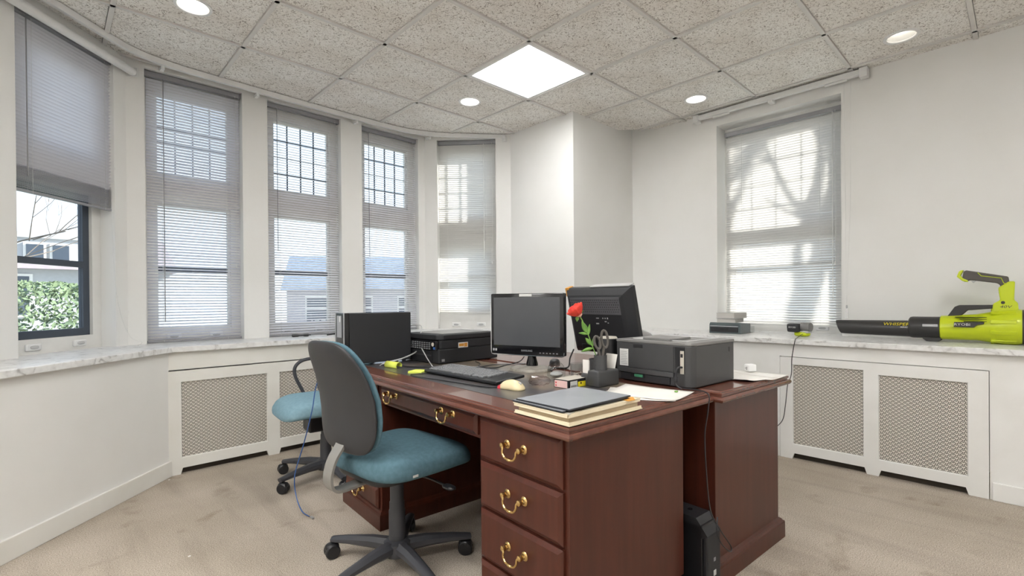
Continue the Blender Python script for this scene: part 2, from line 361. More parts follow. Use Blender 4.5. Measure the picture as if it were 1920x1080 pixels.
struct(mb.build('wall_bay_right','wall'))
struct(MB().prism([(CX,CY),(4.62,CY),(4.62,2.95),(3.50,2.95),(3.50,3.60),(CX,3.60)],0,2.9).build('wall_column','wall'))
mb=MB()
for y0,y1,z0,z1 in ((-1.9,W5[0],0,2.9),(W5[1],CY+.01,0,2.9),(W5[0],W5[1],0,ZL-.02),(W5[0],W5[1],2.645,2.9)): mb.box(RX,RX+.30,y0,y1,z0,z1)
struct(mb.build('wall_right','wall'))
struct(MB().box(-1.9,-1.8,-1.9,3.1,0,2.9).build('wall_left','wall'))
struct(MB().box(-1.8,RX,-1.9,-1.8,0,2.9).build('wall_back','wall'))
struct(MB().box(-1.8,-.56,2.61,3.1,0,2.9).build('wall_front_left','wall'))
# lower walls (aprons) with radiator recesses
la=Vector((.574,LY)); lr=Vector((2.617,LY))
mb=MB(); mLA=frame_mtx(la,AA); mb.box(-1.75,.0,0,.04,0,ZL-.035,mtx=mLA); struct(mb.build('wall_apron_left','wall'))
RC=(.562,1.856,.680)
mb=MB(); mb.box(.56,RC[0],LY,LY+.04,0,ZL-.035); mb.box(RC[1],2.64,LY,LY+.04,0,ZL-.035); mb.box(RC[0],RC[1],LY,LY+.04,RC[2],ZL-.035)
mb.box(.40,2.8,LY+.30,UY-.001,.0,ZL-.036)
struct(mb.build('wall_apron_front','cream'))
mLR=frame_mtx(lr,AR); mb=MB(); mb.box(0,1.18,0,.04,0,ZL-.035,mtx=mLR); struct(mb.build('wall_apron_right','wall'))
RD=(.106,1.164,.708)
mb=MB(); mb.box(LX,LX+.04,-1.8,RD[0],0,ZL-.035); mb.box(LX,LX+.04,RD[1],CY,0,ZL-.035); mb.box(LX,LX+.04,RD[0],RD[1],RD[2],ZL-.035)
struct(mb.build('wall_apron_window','trimw'))
# marble ledges
LO=.033
def off(p,a,s,o): # point on wall line p+dir*s moved inward by o
    return (p[0]+math.cos(a)*s+math.sin(a)*o, p[1]+math.sin(a)*s-math.cos(a)*o)
k1=LO*math.tan(AA/2); k2=LO*math.tan(-AR/2)
poly=[off(la,AA,-1.75,LO),(la.x+k1,LY-LO),(lr.x-k2,LY-LO)]+[off(lr,AR,1.09,LO)]+[off(PR,AR,.87,-.16),(PR.x+.07,UY+.16),(PA.x-.07,UY+.16),off(PA,AA,-1.7,-.16)]
struct(MB().prism(poly,ZL-.035,ZL,bev=.004).build('trim_1','marble'))
struct(MB().box(LX-LO,RX+.24,-1.8,CY,ZL-.035,ZL,bev=.004).build('trim_2','marble'))
# baseboards
def baseboard(name,mtx,s0,s1,h=.1):
    struct(MB().box(s0,s1,-.016,0,0,h,bev=.003,mtx=mtx).build(name,'cream'))
baseboard('baseboard_left',mLA,-1.75,.0)
struct(MB().box(LX-.016,LX,-1.8,RD[0]-.01,0,.097,bev=.003).build('baseboard_right','trimw'))
struct(MB().box(LX-.016,LX,RD[1]+.01,CY-.02,0,.097,bev=.003).build('baseboard_window','trimw'))
struct(MB().box(RC[1]+.01,2.61,LY-.016,LY,0,.1,bev=.003).build('baseboard_front','cream'))
# ------------------------------------------------------------------ ceiling of loose tiles in a metal grid
ceil=sroot('ceiling',(0,0,CE))
TP=.6523; TX,TY,TH=.9474,4.1169,-.0071
tm=Matrix.Translation((TX,TY,0))@Matrix.Rotation(TH,4,'Z')
DL={(-1,1):(.615,3.182),(2,1):(2.566,3.151),(4,3):(3.901,1.839),(4,5):(3.931,.506),(-1,4):None,(1,6):None}
lightcells={(2,2),(-2,4),(-3,6),(1,7),(-4,3)}  # all but the panel over the desks are unseen, added as fill light
clips=[((0,UY,0),(0,1,0)),((PA.x,PA.y,0),(-math.sin(AA),math.cos(AA),0)),((PR.x,PR.y,0),(-math.sin(AR),math.cos(AR),0)),((RX,0,0),(1,0,0)),((-1.8,0,0),(-1,0,0)),((0,-1.8,0),(0,-1,0))]
clips_local=clips
def clip(b):
    for co,no in clips:
        if not b.verts: return
        bmesh.ops.bisect_plane(b,geom=b.verts[:]+b.edges[:]+b.faces[:],plane_co=co,plane_no=no,clear_outer=True)
        ed=[e for e in b.edges if e.is_boundary]
        if ed: bmesh.ops.holes_fill(b,edges=ed)
G=.0145
tile_centres={}
for i in range(-5,6):
    for j in range(0,11):
        x0,x1=i*TP+G,(i+1)*TP-G; y1,y0=-(j-1)*TP-TP*0-G-TP*0,0
        y1=-j*TP-G+TP*0; y0=-(j+1)*TP+G
        # row j lies between grid lines j (far) and j+1 (near)
        ctr=tm@Vector(((x0+x1)/2,(y0+y1)/2,0)); tile_centres[(i,j)]=ctr
        if (i,j) in lightcells: continue
        b=bmesh.new()
        if (i,j) in DL:
            p=DL[(i,j)]; lc=(tm.inverted()@Vector((p[0],p[1],0))) if p else Vector(((x0+x1)/2,(y0+y1)/2,0))
            if not p: DL[(i,j)]=(ctr.x,ctr.y)
            sq=[b.verts.new((x,y,0)) for x,y in ((x0,y0),(x1,y0),(x1,y1),(x0,y1))]
            ci=[b.verts.new((lc.x+.078*math.cos(2*PI*k/24),lc.y+.078*math.sin(2*PI*k/24),0)) for k in range(24)]
            es=[b.edges.new((sq[k],sq[(k+1)%4])) for k in range(4)]+[b.edges.new((ci[k],ci[(k+1)%24])) for k in range(24)]
            bmesh.ops.triangle_fill(b,edges=es,use_beauty=True)
            r=bmesh.ops.extrude_face_region(b,geom=b.faces[:])
            for v in r['geom']:
                if isinstance(v,bmesh.types.BMVert): v.co.z=.018
        else:
            bmesh.ops.create_cube(b,size=1)
            for v in b.verts: v.co=Vector(((x0+x1)/2+v.co.x*(x1-x0),(y0+y1)/2+v.co.y*(y1-y0),.009+v.co.z*.018))
        bmesh.ops.recalc_face_normals(b,faces=b.faces)
        b.transform(tm)
        if (i,j) not in DL: clip(b)
        if len(b.faces)<4: b.free(); continue
        b.transform(Matrix.Translation((-ctr.x,-ctr.y,.004)))
        mb=MB(); mb.b.free(); mb.b=b; o=mb.build('ceiling_tile','tile',ceil); o.location=(ctr.x,ctr.y,0)
def gridbar(p,q):
    b=bmesh.new(); bmesh.ops.create_cube(b,size=1); p=tm@Vector((*p,0)); q=tm@Vector((*q,0)); d=q-p; a=math.atan2(d.y,d.x)
    for v in b.verts: v.co=Vector((v.co.x*d.length,v.co.y*.024,v.co.z*.034))
    b.transform(Matrix.Translation(((p.x+q.x)/2,(p.y+q.y)/2,.011))@Matrix.Rotation(a,4,'Z')); clip(b)
    if len(b.faces)<4: b.free(); return
    mb=MB(); mb.b.free(); mb.b=b; mb.build('grid_bar','tbar',ceil)
for i in range(-4,6): gridbar((i*TP,1),(i*TP,-7))
for j in range(0,10): gridbar((-3.4,-j*TP),(4.4,-j*TP))
struct(MB().prism([(-1.9,-1.9),(RX+.05,-1.9),(RX+.05,2.9),(3.48,2.9),(3.48,3.62),(2.86,4.26),(.36,4.26),(-.75,3.1),(-1.9,3.1)],CE+.10,CE+.16).build('trim_3','wall'))
# fluorescent panel over the desks, plus unseen fill panels added for brightness
nm={(2,2):'square recessed light panel glowing in the ceiling grid above the desks'}
for c in sorted(lightcells):
    ctr=tile_centres[c]
    lab=nm.get(c,'added square fill light panel in the ceiling, out of view')
    t=thing('ceiling_light_panel',lab,'light',(ctr.x,ctr.y,CE),TH,None if c==(2,2) else 'added fill light panels out of view')
    h=TP/2-.013
    MB().rings(-h,h,-h,h,[(0,.02),(0,-.003),(.022,-.003),(.026,.012)],cap1=False).build('frame','trackw',t)
    MB().box(-h+.024,h-.024,-h+.024,h-.024,.010,.016).build('diffuser','diff' if c==(2,2) else 'diff_fill',t)
dn=[((-1,1),'round recessed downlight near the left end of the bay, tile above second window',1),((2,1),'round recessed downlight in the tile just beyond the square light panel',1),((4,3),'round recessed downlight near the curtain rail over the right window',1),((4,5),'round unlit-looking downlight above the leaf blower wall',0),((-1,4),'round recessed downlight behind the camera on the left',1),((1,6),'round recessed downlight behind the camera in the middle',1)]
for c,lab,on in dn:
    x,y=DL[c]; t=thing('downlight',lab,'light',(x,y,CE),0)
    MB().lathe([(.074,.012),(.074,.0),(.078,-.004),(.092,-.003),(.094,.004)],32,cap=False).build('trim_ring','trackw',t,True)
    MB().lathe([(.075,.0),(.070,.03),(.060,.075)],32,cap=False).build('reflector','refl',t,True)
    MB().lathe([(0,.05),(.035,.052),(.052,.062),(.060,.075)],24,cap=False).build('bulb','bulb' if on else 'bulboff',t,True)
# ------------------------------------------------------------------ windows
def window(n,mtx,s0,s1,z1,depth,cols,rows,rail=1.36,tr=(1.83,2.03),stile=.065,z0=ZL,dark=False,top=None,bot=.085):
    root=sroot('window_%d'%n); root.matrix_world=mtx@Matrix.Translation((s0,depth,0))
    Wd=s1-s0; zt=(top or z1-.115)
    fm='frame'
    f=MB(); d0,d1=-.02,.05
    f.box(0,stile,d0,d1,z0,z1); f.box(Wd-stile,Wd,d0,d1,z0,z1); f.box(stile,Wd-stile,d0,d1,zt,z1); f.box(stile,Wd-stile,d0,d1,tr[0],tr[1]); f.box(stile,Wd-stile,d0,d1,z0-.015,z0+bot)
    f.build('frame',fm,root)
    s=MB(); a=.045 if dark else .018
    for zz0,zz1 in ((z0+bot,tr[0]),(tr[1],zt)):
        s.box(stile,stile+a,0,.03,zz0,zz1); s.box(Wd-stile-a,Wd-stile,0,.03,zz0,zz1); s.box(stile+a,Wd-stile-a,0,.03,zz0,zz0+a); s.box(stile+a,Wd-stile-a,0,.03,zz1-a,zz1)
    s.build('sash','darkframe' if dark else 'frame',root)
    MB().box(stile+a,Wd-stile-a,.0,.035,rail-.018,rail+.018).build('meeting_rail','darkframe',root)
    x0,x1=stile+a,Wd-stile-a; zz0,zz1=tr[1]+a,zt-a
    pw,ph=(x1-x0)/cols,(zz1-zz0)/rows
    for c in range(1,cols): MB().box(x0+c*pw-.004,x0+c*pw+.004,.008,.022,zz0,zz1).build('glazing_bar','lead',root)
    for r in range(1,rows): MB().box(x0,x1,.010,.020,zz0+r*ph-.004,zz0+r*ph+.004).build('glazing_bar','lead',root)
    pane=None
    for c in range(cols):
        for r in range(rows):
            if pane is None:
                pane=MB().box(-pw/2+.004,pw/2-.004,.013,.016,-ph/2+.004,ph/2-.004).build('pane','glass',root); p=pane
            else: p=pane.copy(); C.objects.link(p); p.parent=root
            p.location=(x0+(c+.5)*pw,0,zz0+(r+.5)*ph)
    MB().box(x0,x1,.013,.016,z0+bot+a,rail-.018).build('pane','glass',root)
    MB().box(x0,x1,.013,.016,rail+.018,tr[0]-a).build('pane','glass',root)
    # two finger latches on the bottom rail
    for xx in (.17,Wd-.17):
        MB().box(xx-.045,xx+.045,-.034,-.019,z0+.022,z0+.06,bev=.006).build('sash_latch','trackw',root)
        MB().superell(.026,.004,.010,.8,.8,16,8,mtx=Matrix.Translation((xx,-.036,z0+.041))).build('latch_pull','lgrey',root,True)
    return root
DEP=.115
window(1,mA,*W0,2.71,DEP,3,4,dark=True,tr=(1.80,2.0))
window(2,mF,*W1,ZT,DEP,4,5)
window(3,mF,*W2,ZT,DEP,4,4)
window(4,mF,*W3,ZT,DEP,4,4)
window(5,mR,*W4,ZT,DEP,3,4,tr=(1.67,1.96),bot=.19)
m5=Matrix.Translation((RX,W5[1],0))@Matrix.Rotation(-PI/2,4,'Z')
window(6,m5,0,W5[1]-W5[0],2.645,.20,4,4,rail=1.40,tr=(1.62,1.72))
# ------------------------------------------------------------------ venetian blinds
def blind(mtx,s0,s1,zt,zb,tilt,label,mt='slat',depth=.045,cords=(.16,.84),wand=None,pile=0):
    t=thing('venetian_blind',label,'blind',group='venetian blinds in the windows'); del t['group']
    t.matrix_world=mtx@Matrix.Translation(((s0+s1)/2,depth,zb))
    Wd=s1-s0-.016; H=zt-zb
    MB().box(-Wd/2,Wd/2,-.016,.016,H-.036,H-.002,bev=.002).box(-Wd/2-.003,-Wd/2+.012,-.019,.018,H-.04,H-.002,bev=.002).box(Wd/2-.012,Wd/2+.003,-.019,.018,H-.04,H-.002,bev=.002).build('headrail','rail',t)
    MB().box(-Wd/2,Wd/2,-.012,.012,.0,.014,bev=.003).build('bottom_rail','rail' if mt=='slat' else mt,t)
    z=.024; hw=.0125
    b=bmesh.new(); ns=4
    vs=[]
    for k in range(ns+1):
        v=-1+2*k/ns; vs.append([b.verts.new((x,v*hw,.0022*(1-v*v))) for x in (-Wd/2+.004,Wd/2-.004)])
    for k in range(ns): b.faces.new((vs[k][0],vs[k][1],vs[k+1][1],vs[k+1][0]))
    mb=MB(); mb.b.free(); mb.b=b; first=mb.build('slat',mt,t,True)
    k=0; zz=z
    while zz<H-.045:
        if k==0: o=first
        else: o=first.copy(); C.objects.link(o); o.parent=t
        o.location=(0,0,zz); tl=tilt
        if k<pile: tl=8; 
        o.rotation_euler=(R(tl+random.uniform(-1.6,1.6)),R(random.uniform(-.05,.05)),0)
        zz+= .0055 if k<pile else .0206
        k+=1
    for c in cords:
        x=-Wd/2+Wd*c
        MB().tube([(x,-.0135,.0),(x,-.0135,H-.03)],.0008,5).tube([(x,.0135,.0),(x,.0135,H-.03)],.0008,5).build('ladder_cord','cord',t)
    if wand is not None:
        x=-Wd/2+Wd*wand[0]; MB().cyl((x,-.024,H-.04),(x,-.026,H-wand[1]),.0028,n=8).build('tilt_wand','dcord' if wand[0]<.5 else 'cord',t)
    x=Wd/2-.035
    MB().tube([(x,-.021,H-.03),(x+.004,-.024,H*.6),(x-.002,-.026,H*.30)],.0012,5,4).lathe([(.002,0),(.005,.006),(.005,.02),(.002,.03)],8,Matrix.Translation((x-.002,-.026,H*.30-.03))).build('pull_cord','cord',t)
    return t
blind(mA,W0[0]+.005,W0[1]+.05,2.70,1.715,-46,'half raised grey venetian blind on the leftmost window, outdoors showing below',depth=.030,pile=22,cords=(.14,.86),wand=(.08,.9))
blind(mF,*W1,ZT-.004,.836,-24,'lowered grey blind on the second window from the left',wand=(.17,1.75))
blind(mF,*W2,ZT-.004,.836,28,'lowered grey blind on the middle front window with leaded panes behind',wand=(.12,1.2))
blind(mF,*W3,ZT-.004,.836,28,'lowered grey blind on the fourth window from the left, behind the black computer tower',wand=(.12,1.2))
blind(mR,*W4,ZT-.004,.985,-50,'pale blind on the narrow angled window just left of the white column',mt='slatw',wand=(.80,1.2))
blind(m5,.02,W5[1]-W5[0]-.02,2.60,.885,-46,'wide pale blind on the sunlit right hand window',mt='slatsun',depth=.13,cords=(.16,.84),wand=(.94,1.5))
# ------------------------------------------------------------------ curtain tracks
tp=[(-.35,3.24),(.0,3.57),(.30,3.85),(.43,3.955),(.60,4.02),(.9,4.05),(1.9,4.075),(2.45,4.06),(2.68,4.0),(2.86,3.90),(3.33,3.545)]
t=thing('curtain_track','long white curtain track bending along the ceiling of the bay','curtain track',(1.4,4.0,CE-.05))
pts=[Vector((x-1.4,y-4.0,.030)) for x,y in tp]
MB().tube(pts,[(.017,.026)],n=4,smooth=6).build('rail','trackw',t)
for x,y in ((.60,4.05),(1.21,4.09),(2.03,4.10),(2.75,4.02),(-.1,3.55)):
    MB().box(x-1.4-.012,x-1.4+.012,y-4-.02,y-4+.04,-.008,.014,bev=.003).cyl((x-1.4,y-4.02,-.012),(x-1.4,y-4.02,.02),.010).build('bracket','trackw',t)
MB().box(3.33-1.4-.02,3.33-1.4+.02,-.475,-.435,-.02,.04,bev=.003).build('end_cap','trackw',t)
t=thing('curtain_track','straight white curtain rail on the ceiling above the right window','curtain track',(4.25,1.38,CE-.07))
MB().box(-.020,.020,-.61,.61,.02,.058,bev=.003).build('rail','trackw',t)
for y in (-.62,.62): MB().box(-.024,.05,y-.025,y+.025,.0,.066,bev=.004).build('end_bracket','trackw',t)
MB().box(-.01,.058,-.02,.02,.0,.03,bev=.003).cyl((-.012,0,-.005),(-.012,0,.02),.013).build('bracket','trackw',t)
for y in (-.45,.4): MB().cyl((-.002,y-.07,.012),(-.002,y+.07,.012),.009).build('glider','trackw',t)
MB().tube([(.0,-.50,.0),(.006,-.505,-.8),(.004,-.51,-1.65)],.0013,5).tube([(.012,-.54,.0),(.012,-.535,-.9),(.004,-.51,-1.65)],.0013,5).build('pull_cord','cord',t)
MB().lathe([(.004,0),(.011,.003),(.011,.06),(.008,.07),(.003,.075)],12,Matrix.Translation((.004,-.51,-1.735))).build('cord_weight','trackw',t,True)
MB().lathe([(.002,0),(.006,.004),(.006,.022),(.002,.026)],10,Matrix.Translation((.004,-.51,-1.66))).build('cord_clip','lgrey',t,True)
# rolled shade above the left window
t=thing('roller_shade','white rolled-up shade tube mounted above the leftmost window','shade',off(PA,AA,-.42,.050)+(2.668,),AA)
MB().cyl((-.45,0,0),(.42,0,0),.026,n=20).build('roll','trackw',t,True)
for x in (-.46,.42): MB().box(x,x+.01,-.03,.045,-.03,.03,bev=.002).build('bracket','trackw',t)
o=MB().tube([(.315,3.955,1.75),(.325,3.95,1.3),(.352,3.94,1.05),(.40,3.93,.90),(.46,3.95,.86),(.445,4.01,.836)],.0013,5,5).build('blind_cord','cord'); tag(o,'thin white cord trailing from the leftmost blind down to the marble sill','cord')
# ------------------------------------------------------------------ radiator covers
def cover(label,mtx,Wd,Ht,grilles,cuts,m,group):
    t=thing('radiator_cover',label,'radiator cover',group=None); t.matrix_world=mtx
    f=MB(); xs=sorted({0,Wd}|{g[0] for g in grilles}|{g[1] for g in grilles})
    zb=grilles[0][2]; zt=max(g[3] for g in grilles)
    x=0
    for g in grilles: f.box(x,g[0],0,.02,.04,Ht); f.box(g[0],g[1],0,.02,g[3],Ht); f.box(g[0],g[1],0,.02,.04,g[2]); x=g[1]
    f.box(x,Wd,0,.02,.04,Ht)
    feet=[];x=0
    for c in cuts: feet.append((x,c[0])); x=c[1]
    feet.append((x,Wd))
    for a,b in feet: f.prism([(a,0),(b,0),(b+(.012 if b<Wd-.01 else 0),.04),(a-(.012 if a>.01 else 0),.04)],0,.02,mtx=Matrix(((1,0,0,0),(0,0,1,0),(0,1,0,0),(0,0,0,1))))
    f.build('panel',m,t)
    for g in grilles:
        gm=MB(); gm.faces([(g[0],.012,g[2]),(g[1],.012,g[2]),(g[1],.012,g[3]),(g[0],.012,g[3])],[(0,1,2,3)]); gm.build('grille','grille',t)
        MB().rings(g[0],g[1],g[2],g[3],[(0,0),(.004,.010)],cap1=False,mtx=Matrix(((1,0,0,0),(0,0,1,0),(0,1,0,0),(0,0,0,1)))).build('grille_edge',m,t)
    MB().box(.02,Wd-.02,.036,.040,0,Ht-.01).build('shade_backing','cavityshade',t)  # dark sheet close behind the holes stands in for the shade there
    return t
cover('cream radiator cover with two perforated panels under the bay windows',Matrix.Translation((RC[0]+.004,LY-.004,0)),RC[1]-RC[0]-.008,.672,[(.074,.598,.106,.60),(.682,1.206,.106,.60)],[(.068,.604),(.676,1.212)],'cream',None)
mc=Matrix.Translation((LX-.005,RD[1]-.003,0))@Matrix.Rotation(-PI/2,4,'Z')
cover('white radiator cover with two perforated panels under the right window',mc,RD[1]-RD[0]-.006,.704,[(.079,.484,.102,.655),(.560,.968,.102,.632)],[(.075,.50),(.56,.97)],'trimw',None)

# ==================================================================== desks
DO=Vector((1.047,.863,0)); DT=-R(3.9); DZ=.757
def dl(lx,ly,z=DZ): 
    return (DO.x+lx*math.cos(DT)-ly*math.sin(DT), DO.y+lx*math.sin(DT)+ly*math.cos(DT), z)
TOPP=[(.034,.714),(.012,.714),(.005,.7165),(.001,.722),(0,.7275),(.002,.733),(.006,.7365),(.014,.7375),(.0145,.7425),(.010,.7445),(.009,.7495),(.0125,.7525),(.0205,.753),(.022,.757),(.05,.757)]
def handle(parent,loc,rz,w=.083):
    h=bpy.data.objects.new('drawer_pull',None)
    f=MB()
    for s in (-1,1):
        f.lathe([(.0,0),(.014,.0),(.0155,.002),(.0125,.005),(.009,.006),(.007,.012),(.010,.020),(.009,.027),(.0,.031)],16,Matrix.Translation((s*w/2,0,0))@Matrix.Rotation(PI/2,4,'X'))
    f.tube([(-w/2,-.022,.004),(-w/2+.008,-.027,-.006),(-w/2+.009,-.029,-.020),(-w*.25,-.030,-.033),(0,-.031,-.036),(w*.25,-.030,-.033),(w/2-.009,-.029,-.020),(w/2-.008,-.027,-.006),(w/2,-.022,.004)],[.0040,.0040],8,4)
    f.superell(.013,.0055,.0055,.9,.9,12,8,mtx=Matrix.Translation((0,-.031,-.036)))
    o=f.build('drawer_pull','brass',parent,True); o.location=loc; o.rotation_euler=(0,0,rz); return o
def drawer(parent,frm,w,h):
    # frm: matrix, local x across, y into the desk, z up, origin lower left of the front
    d=MB().rings(0,w,0,h,[(0,0),(0,.010),(.004,.013),(.014,.019),(.016,.019)],mtx=Matrix(((1,0,0,0),(0,0,-1,0),(0,1,0,0),(0,0,0,1)))).build('drawer','wood',parent); d.matrix_local=frm; return d
t=thing('executive_desk','mahogany desk nearest the camera with brass drawer pulls and dark inlaid top','desk',(DO.x,DO.y,0),DT)
DL1=1.80; DW1=.805
MB().rings(0,DW1,0,DL1,TOPP,cap0=True,cap1=True).build('desk_top','woodtop',t)
MB().box(.125,DW1-.10,.11,DL1-.11,.7565,.7585).build('writing_inlay','leather',t)
def pedestal(parent,x0,x1,y0,y1,fronts,mirror=False,plinth=True):
    MB().box(x0,x1,y0,y1,.09,.714,bev=.002).build('pedestal','wood',parent)
    MB().rings(x0-.020,x1+.0,y0-.020,y1+.020,[(0,0),(0,.068),(.002,.076),(.009,.080),(.012,.086),(.020,.092)],cap1=True).build('plinth','wood',parent)
Mfront=lambda x,y,z: Matrix.Translation((x,y,z))@Matrix.Rotation(-PI/2,4,'Z')   # drawer front facing -x, across = -y
pedestal(t,.048,.660,.045,.480,None)
pedestal(t,.048,.660,1.300,1.735,None)
for ya in (.468,1.723):
    for z0,h in ((.556,.150),(.388,.158),(.206,.172),(.096,.100)):
        d=drawer(t,Mfront(.049,ya,z0),.405,h); handle(d,(.2025,-.019,h*.56),0)
MB().box(.055,.075,.480,1.300,.615,.714).build('apron','wood',t)
d=drawer(t,Mfront(.056,1.285,.628),.79,.078); handle(d,(.13,-.019,.052),0); handle(d,(.60,-.019,.052),0)
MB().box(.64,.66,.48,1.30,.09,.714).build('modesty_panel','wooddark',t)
# second desk
t=thing('executive_desk','second mahogany desk pushed against the back of the nearer one, laser printer straddling the joint','desk',(DO.x,DO.y,0),DT)
X0,X1,Y0,Y1=.806,1.46,-.036,1.74
MB().rings(X0,X1,Y0,Y1,TOPP,cap0=True,cap1=True).build('desk_top','woodtop',t)
for ya,yb in ((.012,.45),(1.25,1.70)):
    MB().box(.835,1.425,ya,yb,.09,.714,bev=.002).build('pedestal','wood',t)
    MB().rings(.815,1.445,ya-.022,yb+.02,[(0,0),(0,.068),(.002,.076),(.009,.080),(.012,.086),(.022,.092)]).build('plinth','wood',t)
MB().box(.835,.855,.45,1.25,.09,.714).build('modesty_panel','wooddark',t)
for ya in (.03,1.27):
    for z0,h in ((.556,.150),(.388,.158),(.206,.172),(.096,.10)):
        d=drawer(t,Matrix.Translation((1.424,ya,z0))@Matrix.Rotation(PI/2,4,'Z'),.40,h); handle(d,(.20,-.019,h*.56),0)

# ==================================================================== office chairs
def make_chair(label,loc,rz,base_rot,pad='teal',arms=False,shell='shell',slide=0,mech=0):
    t=thing('office_chair',label,'chair',loc,rz)
    def seatfn(p):
        x,y,z=p; u=(x+.24)/.48
        z-= .035*max(0,(x-.10)/.14)**2 + .012*(abs(y)/.24)**3 - (.012 if x<-.12 and z>0 else 0)
        z+= .010*(y/.24)**2 if z>0 else 0
        return (x,y*(1-.07*(1-u)),z)
    MB().superell(.245,.245,.054,.66,.50,56,22,seatfn,Matrix.Translation((.025+slide,0,.478))).build('seat',pad,t,True,auto=False)
    MB().superell(.195,.185,.016,.35,.4,40,10,None,Matrix.Translation((.0+slide,0,.432))).build('seat_pan','black',t,True)
    def backfn(p,th,ofs):
        x,y,z=p; h=z/.215
        y*= 1-.10*max(0,h)-.10*max(0,h)**2
        xx=x+ofs+.42*y*y+ .020*math.cos(h*PI*.75) - .043*h
        return (xx,y,z)
    MB().superell(.020,.199,.212,.52,.8,48,28,lambda p: backfn(p,0,.012),Matrix.Translation((-.252,0,.755))).build('backrest_pad',pad,t,True,auto=False)
    MB().superell(.020,.202,.214,.50,.8,48,28,lambda p: backfn(p,0,-.014),Matrix.Translation((-.252,0,.755))).build('backrest_shell',shell,t,True,auto=False)
    MB().tube([(-.02,0,.412),(-.16,0,.405),(-.255,0,.400),(-.292,0,.415),(-.302,0,.46),(-.284,0,.52),(-.250,0,.57),(-.240,0,.61)],[(.042,.007)],n=4,smooth=6).build('back_bar','greybar',t)
    MB().box(-.14,.10+slide,-.07,.07,.385-mech,.425,bev=.012).build('tilt_mechanism','black',t)
    MB().tube([(.02,-.06,.405),(.05,-.16,.395),(.06,-.235,.385)],.005,8,4).superell(.018,.034,.009,.8,.8,16,8,mtx=Matrix.Translation((.063,-.26,.382))).build('height_lever','black',t,True)
    MB().lathe([(.034,.10),(.034,.24),(.031,.245),(.031,.275),(.028,.28),(.028,.40)],24).build('gas_cylinder','chairbase',t,True)
    br=MB(); br.lathe([(.0,.055),(.052,.058),(.060,.08),(.056,.112),(.040,.122),(.0,.124)],24)
    for k in range(5):
        a=base_rot-rz+k*2*PI/5; c,s=math.cos(a),math.sin(a)
        br.tube([(c*.03,s*.03,.092),(c*.12,s*.12,.094),(c*.24,s*.24,.086),(c*.315,s*.315,.077)],[(.033,.030),(.028,.026),(.023,.018),(.020,.013)],n=8,flat=(0,0,1))
    br.build('star_base','chairbase',t,True)
    for k in range(5):
        a=base_rot-rz+k*2*PI/5; c,s=math.cos(a),math.sin(a); sw=a+[.9,2.0,-.6,2.8,.3][k]
        m=Matrix.Translation((c*.305,s*.305,0))@Matrix.Rotation(sw,4,'Z')
        f=MB()
        for q in (-1,1): f.lathe([(.0,-.010),(.026,-.010),(.031,-.006),(.031,.006),(.026,.010),(0,.010)],20,m@Matrix.Translation((.012,q*.013,.031))@Matrix.Rotation(PI/2,4,'X'))
        f.box(-.012,.034,-.004,.004,.02,.064,bev=.003,mtx=m); f.cyl((c*.305,s*.305,.05),(c*.305,s*.305,.085),.008)
        f.superell(.030,.024,.018,.8,.8,16,8,mtx=m@Matrix.Translation((.012,0,.048)))
        f.build('caster','black',t,True)
    if arms:
        for q in (-1,1):
            MB().tube([(.02,q*.16,.425),(.04,q*.245,.43),(.06,q*.265,.50),(.115,q*.268,.63),(.10,q*.268,.70),(.02,q*.266,.73),(-.13,q*.262,.71),(-.17,q*.24,.60),(-.12,q*.20,.43)],.0115,10,6).build('armrest','chairbase',t,True)
    return t
ch1=make_chair('teal office chair in front of the nearest desk, its grey shell back toward the camera',(1.06,1.805,0),R(4),R(120))
MB().box(-.012,.012,-.0005,.0005,-.0045,.0045).build('fabric_tag','label',ch1).location=(-.085,-.2455,.462)
ch2=make_chair('pale teal armed office chair by the bay radiator, half hidden behind the nearer chair',(1.285,3.05,0),R(174),R(122),'teal2',True,slide=.02,mech=.075)
ch3=make_chair('office chair beyond the second desk, only its backrest top showing past the laser printer',(2.93,1.80,0),R(20),R(30),shell='lgrey'); ch3.scale=(.96,.96,.96)  # pale shell colour stands in for window glare on the grey back

# ==================================================================== things on the desks
def on(lx,ly,rz=0,z=DZ): return dict(loc=dl(lx,ly,z),rz=DT+rz)
DI=.7585   # top of the writing inlay
# --- black desktop tower on the far left of the near desk
t=thing('computer_tower','black mini tower computer standing on the far left end of the near desk','computer',**on(.005,1.655))
MB().box(.03,.40,0,.125,.014,.292,bev=.004).build('case','mblack',t)
MB().box(.0,.03,.0,.125,.012,.294,bev=.004).build('front_bezel','gblack',t)
for y in (-.001,.118): MB().box(-.003,.003,y,y+.008,.012,.294,bev=.002).build('bezel_strip','silver',t)
MB().box(-.004,.0,.03,.095,.16,.28,bev=.001).build('drive_bay','silver',t)
MB().box(-.006,-.001,.045,.055,.245,.275,bev=.001).build('power_button','white',t)
MB().box(.397,.404,.02,.105,.03,.27).build('rear_plate','silver',t)
f=MB()
for x in (.04,.36):
    for y in (.015,.11): f.lathe([(.01,0),(.012,.015)],10,Matrix.Translation((x,y,0)))
f.build('foot','black',t)
